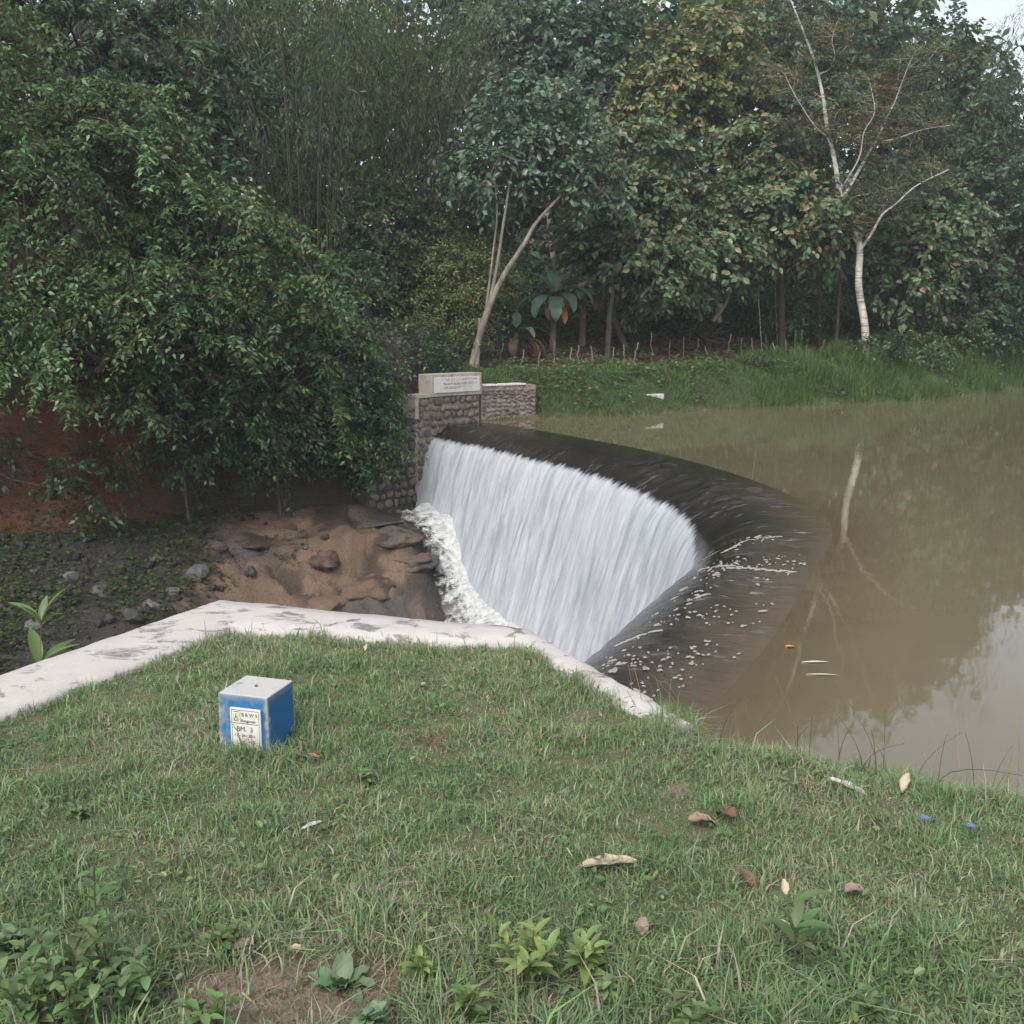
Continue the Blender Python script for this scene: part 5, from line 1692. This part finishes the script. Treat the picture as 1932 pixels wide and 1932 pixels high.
# ------------------------------------------------------------------ survey marker
def marker():
    tc = [G(405, 1312, 1.70), G(495, 1324, 1.70), G(550, 1283, 1.70), G(482, 1274, 1.70)]
    c = np.mean(tc, 0)
    e = tc[1] - tc[0]
    rz = math.atan2(e[1], e[0]) + math.radians(3)
    W = 0.196
    t = thing('survey_marker', 'square concrete survey marker in worn blue paint standing in the grass', 'marker', (c[0], c[1], 1.47), rz)
    bm = bmesh.new()
    hb, ht = W / 2 * 1.05, W / 2
    vs_ = [bm.verts.new(p) for p in ((-hb, -hb, -0.1), (hb, -hb, -0.1), (hb, hb, -0.1), (-hb, hb, -0.1), (-ht, -ht, .236), (ht, -ht, .234), (ht, ht, .236), (-ht, ht, .238))]
    for f in ((3, 2, 1, 0), (4, 5, 6, 7), (0, 1, 5, 4), (1, 2, 6, 5), (2, 3, 7, 6), (3, 0, 4, 7)):
        bm.faces.new([vs_[i] for i in f])
    bmesh.ops.bevel(bm, geom=list(bm.edges), offset=0.005, segments=2, affect='EDGES', profile=.5)
    obj('post', bm_mesh('post', bm, M['blue_paint']), t)
    # brass pin on top
    bm = bmesh.new()
    bmesh.ops.create_cone(bm, cap_ends=True, segments=14, radius1=0.0075, radius2=0.005, depth=0.006)
    k = N('dull_brass'); g = k.noise(k.coord(), 200, 3); k.setv(Base_Color=k.mix(g, (0.07, 0.065, 0.055), (0.16, 0.15, 0.13)), Roughness=.55, Metallic=.6)
    obj('pin', bm_mesh('pin', bm, k.m, 0, 1, True), t, (0.0, 0.0, 0.2375))
    # plaque on the face towards the camera
    pw, ph = 0.122, 0.165
    tilt = 0
    px, pz = 0.014, 0.025
    bm = bmesh.new(); box_bm(bm, pw, 0.008, ph, (px, -hb - 0.002, pz))
    pl = obj('plaque', bm_mesh('plaque', bm, M['plaque'], 0.0015), t)
    y = -hb - 0.0062
    bm = bmesh.new()
    def line(x0, z0, x1, z1, w=0.0014):
        if abs(x1 - x0) > abs(z1 - z0): box_bm(bm, abs(x1 - x0), 0.0012, w, ((x0 + x1) / 2, y, min(z0, z1) - w / 2))
        else: box_bm(bm, w, 0.0012, abs(z1 - z0) , ((x0 + x1) / 2, y, min(z0, z1)))
    L, Rr, Tt, Bb = px - pw / 2 + .007, px + pw / 2 - .007, pz + ph - .007, pz + .012
    line(L, Tt, Rr, Tt); line(L, Bb, Rr, Bb); line(L, Bb + .002, L, Tt - .002); line(Rr, Bb + .002, Rr, Tt - .002)
    mid = L + 0.034
    line(mid, Tt - .046, mid, Tt - .003); line(L + .003, Tt - .049, Rr - .003, Tt - .049, .002); line(L + .006, Tt - .006, mid - .006, Tt - .006, .002)
    obj('ruled_lines', bm_mesh('ruled_lines', bm, M['ink']), pl)
    # emblem: yellowish field with dark peak strokes
    bm = bmesh.new(); box_bm(bm, 0.024, 0.0010, 0.030, (L + .0175, y, Tt - .043))
    k = N('emblem_yellow'); g = k.noise(k.coord(), 120, 3); k.setv(Base_Color=k.mix(g, (0.50, 0.50, 0.30), (0.42, 0.44, 0.30)), Roughness=.7)
    em = obj('emblem', bm_mesh('emblem', bm, k.m), pl)
    bm = bmesh.new()
    for (xa, za, xb, zb) in ((0.003, .006, .012, .020), (0.012, .020, .021, .006), (0.0115, .016, .0115, .028), (0.004, .004, .020, .004)):
        p, r = np.array([[xa, 0, za], [xb, 0, zb]]), .0013
        dv = nrm(p[1] - p[0]); sdv = np.array([-dv[2], 0, dv[0]]) * r
        vv = [bm.verts.new(tuple(q + np.array([L + .0055, y - .0008, Tt - .043]))) for q in (p[0] - sdv, p[1] - sdv, p[1] + sdv, p[0] + sdv)]
        bm.faces.new(vv)
    obj('emblem_strokes', bm_mesh('emblem_strokes', bm, M['ink']), pl)
    rot = (math.pi / 2, 0, 0)
    yy = y - 0.0006
    mesh_text('lettering', 'B B W S', 0.0185, M['ink'], pl, (mid + .005, yy, Tt - .022), rot, sx=1.0)
    mesh_text('lettering', 'Bengawan', 0.0150, M['ink'], pl, (mid + .003, yy, Tt - .043), rot, sx=.95)
    mesh_text('lettering', 'BM.  3', 0.0250, M['ink'], pl, (L + .018, yy, Tt - .078), rot, sx=1.0)
    mesh_text('lettering', '11 - 04 / 2011', 0.0145, M['ink'], pl, (L + .010, yy, Tt - .099), rot, sx=1.0)
    mesh_text('lettering', '+ 72', 0.0145, M['ink'], pl, (L + .062, yy, Tt - .120), rot, sx=1.0)
marker()

# ------------------------------------------------------------------ weeds and litter on the lawn
def lawn_pt(px, py, z=1.5):
    g = G(px, py, z)
    for _ in range(3):
        zz = float(lawn_z(g[:1], g[1:2])[0][0]); g = G(px, py, zz)
    return g

def big_leaf(start, ang, up, L, W, bend, n=7, wavy=0.0, rg=None, peak=0.9):
    s = np.linspace(0, 1, n)
    out = np.array([math.cos(ang), math.sin(ang), 0]); sd = np.array([-math.sin(ang), math.cos(ang), 0])
    th = up - bend * s
    dx = np.concatenate([[0], np.cumsum(np.cos(th[1:])) * L / (n - 1)]); dz = np.concatenate([[0], np.cumsum(np.sin(th[1:])) * L / (n - 1)])
    mid = start + np.outer(dx, out) + np.outer(dz, [0, 0, 1.0])
    wf = np.sin(np.clip(s, 0.02, 0.985) ** peak * math.pi) ** 0.8 * W / 2 + 0.0008
    up_ = np.outer(-np.sin(th), out) + np.outer(np.cos(th), [0, 0, 1.0])
    wv = wavy * np.sin(s * 17) * W if wavy else 0
    l_ = mid + sd * wf[:, None] + up_ * (wf * 0.35 + wv)[:, None]
    r_ = mid - sd * wf[:, None] + up_ * (wf * 0.35 - wv)[:, None]
    return np.stack([l_, mid, r_], 1).reshape(-1, 3), grid_quads(n, 3)

def weed(name, label, px, py, h, nl, L, W, seed, col, rosette=False, whorl=False, group='weeds in the foreground lawn', base=None, stems=1, wavy=0.0, up=(15, 70)):
    rg = np.random.default_rng(seed)
    b = lawn_pt(px, py) if base is None else np.asarray(base, float)
    t = thing(name, label, 'weed' if name == 'weed' else 'plant', b, 0, group)
    paths = []
    k = 0
    for sidx in range(stems):
        lean = rg.normal(size=2) * (0.10 + 0.16 * (stems > 1))
        hh = h * rg.uniform(.75, 1.1) if stems > 1 else h
        tt = np.linspace(0, 1, 6)
        P = np.stack([lean[0] * hh * tt ** 1.5, lean[1] * hh * tt ** 1.5, -0.01 + hh * tt], -1)
        if not rosette: paths.append((P, 0.0035 - 0.0018 * tt))
        for i in range(nl):
            u = (i + .6) / nl if not rosette else 0.05
            u = 0.25 + 0.75 * u if not rosette else u
            if whorl: u = 0.98 if i >= nl * .35 else 0.6
            st = np.array([np.interp(u, tt, P[:, q]) for q in range(3)])
            ang = i * 2.4 + rg.normal() * .25
            sc = rg.uniform(.75, 1.15) * (1 - 0.30 * (u if not rosette and not whorl else 0))
            v, q = big_leaf(st, ang, math.radians(rg.uniform(*up)), L * sc, W * sc, math.radians(rg.uniform(20, 70)), 7, wavy)
            c = np.clip(np.array(col) * rg.uniform(.75, 1.25) * (1 + .05 * rg.normal(size=3)), .01, 1)
            obj('leaf', meshdata('leaf', v, [q], M['leaf'], np.tile(c, (len(v), 1)), True), t)
    if paths:
        obj('stem', meshdata('stem', *tubes(paths, 6), M['weed_stem'], np.tile([.12, .10, .06], (len(paths) * 36, 1)), True), t)
    return t
M['weed_stem'] = leaf_mat('weed_stem', .6, .05, .3)
YG, DG, BG = (0.190, 0.265, 0.085), (0.115, 0.190, 0.075), (0.130, 0.205, 0.110)
weed('weed', 'tall thin-stemmed weed with a leafy top at lower left', 185, 1835, .30, 14, .070, .028, 701, DG)
weed('weed', 'broad-leaved dark weed in the bottom left corner', 60, 1960, .22, 14, .055, .027, 702, DG, stems=5)
weed('weed', 'sprawling leafy weed between corner weed and soil patch', 150, 1985, .18, 13, .05, .025, 715, (0.125, 0.20, 0.075), stems=5)
weed('weed', 'leafy weed left of the bare soil patch', 270, 1925, .15, 13, .052, .024, 703, DG, stems=5)
weed('weed', 'glossy upright weed at the bottom edge before the bare soil', 400, 1995, .14, 11, .055, .023, 704, (0.13, 0.215, 0.075), stems=5)
weed('weed', 'round-leaved weed along the left edge above the corner weed', 20, 1820, .10, 11, .055, .034, 716, BG, stems=4)
weed('weed', 'wavy blue-green rosette right of the bare soil patch', 645, 1860, .05, 16, .085, .042, 705, BG, rosette=True, wavy=.10, up=(15, 65))
weed('weed', 'yellow-green seedling cluster beside the wavy rosette', 790, 1870, .11, 8, .06, .020, 706, YG, stems=4, up=(35, 78))
weed('weed', 'bright yellow-green leafy weed at the bottom centre', 1000, 1860, .15, 10, .075, .024, 707, YG, stems=6, up=(25, 78))
weed('weed', 'smaller yellow-green weed just right of the bright centre weed', 1095, 1850, .11, 9, .07, .024, 708, YG, stems=4, up=(20, 70))
weed('weed', 'two-stemmed weed with upright oval leaves at lower right', 1500, 1830, .16, 6, .085, .026, 709, DG, whorl=True, stems=2, up=(35, 80))
weed('weed', 'low bright herb between centre weeds and the right corner', 1145, 1905, .07, 9, .04, .024, 710, (0.14, 0.21, 0.085), stems=4)
weed('weed', 'blue-green herb at the bottom edge right of the soil patch', 700, 1960, .08, 9, .055, .032, 717, BG, stems=4)
weed('weed', 'leafy herb at the bottom edge left of the right corner', 1640, 1930, .07, 9, .04, .022, 718, DG, stems=4)
weed('weed', 'pale drooping weed behind the corner weed at lower left', 110, 1890, .17, 11, .065, .03, 719, (0.12, 0.18, 0.075), stems=4)
weed('weed', 'low round-leaved weed in front of the tall thin-stemmed weed', 230, 1870, .09, 11, .05, .03, 720, (0.11, 0.17, 0.075), stems=4)
weed('weed', 'small weed at the upper rim of the bare soil patch', 420, 1800, .07, 10, .045, .024, 721, (0.12, 0.185, 0.07), stems=4)
weed('weed', 'leafy weed at the bottom edge just left of centre', 880, 1950, .10, 10, .055, .022, 722, (0.13, 0.20, 0.07), stems=4)
weed('weed', 'grass-green herb at the bottom edge right of centre', 1300, 1950, .08, 10, .05, .02, 723, (0.11, 0.17, 0.06), stems=4)
weed('weed', 'dark round-leaved weed left of the white fallen leaf', 480, 1525, .03, 18, .035, .022, 711, BG, rosette=True)
weed('weed', 'dark green weed patch right of the blue marker', 690, 1480, .05, 9, .045, .017, 712, DG, stems=4, up=(10, 70))
weed('weed', 'dark herb clump at the left of the lawn', 150, 1545, .04, 9, .04, .016, 713, DG, stems=4)
weed('young_plant', 'young plant with long light-green leaves beyond the wall at left edge', 0, 0, .55, 9, .21, .055, 714, (0.11, 0.18, 0.06), whorl=True,
     base=(G(40, 1262, 1.35)[0] - .02, G(40, 1262, 1.35)[1] + .18, 0.98), group=None, up=(30, 75))

def fallen(label, px, py, L, W, ang, col, seed, curl=30, up=8, name='fallen_leaf', lift=0.03):
    rg = np.random.default_rng(seed)
    b = lawn_pt(px, py) + [0, 0, lift]
    n = 10
    v, q = big_leaf(np.zeros(3), ang, math.radians(up), L, W, math.radians(curl), n, .05)
    v = v - v.mean(0)
    v = v + 0.04 * W * rg.normal(size=v.shape)
    v2 = v - [0, 0, 0.0012]
    m = len(v)
    nn = np.concatenate([np.arange(0, m, 3), np.arange(m - 2, m), np.arange(m - 4, 0, -3), np.array([1])])
    ring = np.concatenate([np.arange(n) * 3, [m - 2], np.arange(n - 1, -1, -1) * 3 + 2, [1]])
    i = np.arange(len(ring))
    sideq = np.stack([ring[i], ring[(i + 1) % len(ring)], ring[(i + 1) % len(ring)] + m, ring[i] + m], -1)
    o = obj(name, meshdata(name, np.concatenate([v, v2]), [q, q[:, ::-1] + m, sideq], m_litter('litter', np.array(col) * .62, np.array(col) * 1.0), smooth=True), None, b)
    tag(o, label, 'leaf', 'fallen leaves on the lawn')
CR, TAN, BRN, PNK, WHT = (.50, .42, .30), (.33, .24, .16), (.16, .085, .055), (.30, .21, .175), (.58, .56, .52)
fallen('slim white fallen leaf below the blue marker', 590, 1572, .075, .017, .75, WHT, 801, 15)
fallen('long pale dry leaf lying flat in the centre of the lawn', 1150, 1643, .17, .055, .05, (.46, .38, .28), 802, 10)
fallen('tan curled leaf touching a brown one on the right lawn', 1325, 1562, .095, .055, .3, TAN, 803, 40)
fallen('crumpled dark brown leaf touching the tan one', 1368, 1550, .075, .05, 2.2, BRN, 804, 80, 30)
fallen('long white folded strip of leaf near the water side', 1598, 1498, .15, .032, -.75, WHT, 805, 20, 5)
fallen('cream upright leaf right of the long white strip', 1706, 1490, .09, .03, 1.0, CR, 806, 30, 40)
fallen('brown curled leaf standing behind the two-stemmed weed', 1408, 1672, .07, .032, 1.9, BRN, 807, 60, 50)
fallen('small cream leaf above the two-stemmed weed', 1480, 1692, .05, .02, 1.5, CR, 808, 20, 40)
fallen('pinkish dry leaf at the right of the lower lawn', 1614, 1697, .065, .045, .2, PNK, 809, 60, 20)
fallen('pink-beige torn leaf below the long pale dry leaf', 1212, 1765, .055, .03, 1.3, PNK, 810, 40, 45)
fallen('cream leaf beside the stem of the two-stemmed weed', 1473, 1762, .06, .024, -.5, CR, 811, 20)
fallen('small reddish leaf right of the blue marker', 592, 1440, .05, .018, -.5, (.30, .13, .075), 812, 20)
fallen('pinkish leaf on the bare soil patch', 460, 1803, .05, .035, .4, PNK, 813, 50, 25)
fallen('little pale leaf in the bare soil patch', 560, 1808, .04, .018, .2, CR, 814, 20)
fallen('faint tan leaf at the top of the right lawn', 1445, 1424, .06, .02, .1, TAN, 815, 10)
fallen('pale curled leaf in the grass behind the blue marker', 690, 1232, .05, .014, 1.5, CR, 816, 30, 40)

def flower(label, px, py, seed):
    rg = np.random.default_rng(seed)
    b = lawn_pt(px, py)
    t = thing('blue_flower', label, 'flower', b, 0)
    P = np.stack([np.zeros(4), np.zeros(4), np.linspace(0, .05, 4)], -1)
    obj('stem', meshdata('stem', *tubes([(P, .0015)], 5), M['weed_stem'], np.tile([.08, .1, .05], (20, 1))), t)
    for i in range(5):
        v, q = big_leaf(np.array([0, 0, .05]), i * 1.257, math.radians(35), .018, .013, math.radians(30), 5)
        obj('petal', meshdata('petal', v, [q], M['leaf'], np.tile([.16, .19, .36], (len(v), 1)), True), t)
flower('pale blue flower in the grass at right', 1743, 1575, 1)
flower('deeper blue flower nearer the right edge', 1829, 1590, 2)

def dry_tuft(label, px, py, seed, n=60, h=.06):
    rg = np.random.default_rng(seed)
    b = lawn_pt(px, py)
    P = rg.normal(size=(n, 3)) * [.035, .03, 0]
    v, q, tr, c = blades(rg, P, h * rg.uniform(.5, 1.2, n), np.full(n, .0025), 1.3, [(.22, .15, .10), (.30, .22, .15), (.15, .09, .06)])
    o = obj('dry_tuft', meshdata('dry_tuft', v, [q, tr], M['grass'], c), None, b)
    tag(o, label, 'grass tuft', kind=None)
dry_tuft('tuft of dead reddish grass in the middle of the lawn', 822, 1400, 3, 110)
dry_tuft('brown dry grass fringe at the wall corner above the falls', 930, 1205, 4, 160, .07)

# ------------------------------------------------------------------ drift on the water
def drift(name, label, cat, px, py, L, W, ang, col):
    g = G(px, py, 0.012)
    v, q = big_leaf(np.zeros(3), ang, 0, L, W, 0.05, 6)
    m = len(v)
    o = obj(name, meshdata(name, np.concatenate([v, v - [0, 0, .012]]), [q, q[:, ::-1] + m], m_litter('drift', np.array(col) * .8, np.array(col) * 1.1)), None, g)
    tag(o, label, cat)
drift('floating_leaf', 'orange leaf floating on the brown water', 'leaf', 1482, 1220, .09, .05, .2, (.55, .22, .05))
drift('floating_reed', 'short white reed floating below the orange leaf', 'reed', 1512, 1249, .26, .03, .1, (.62, .60, .52))
drift('floating_reed', 'longer pale reed floating nearest the near bank', 'reed', 1520, 1272, .30, .025, .0, (.50, .47, .38))

# ------------------------------------------------------------------ hazy air
def haze():
    bm = bmesh.new()
    box_bm(bm, 345, 250, 46, (10, 55, -7))
    k = N('hazy_air')
    k.t.nodes.remove(k.b)
    pv = k.n('ShaderNodeVolumePrincipled')
    pv.inputs['Color'].default_value = (0.86, 0.93, 1.0, 1)
    pv.inputs['Density'].default_value = 0.0008
    pv.inputs['Anisotropy'].default_value = 0.3
    k.l(pv.outputs[0], k.out.inputs['Volume'])
    o = obj('haze', bm_mesh('haze', bm, k.m))
    tag(o, kind='stuff')
haze()
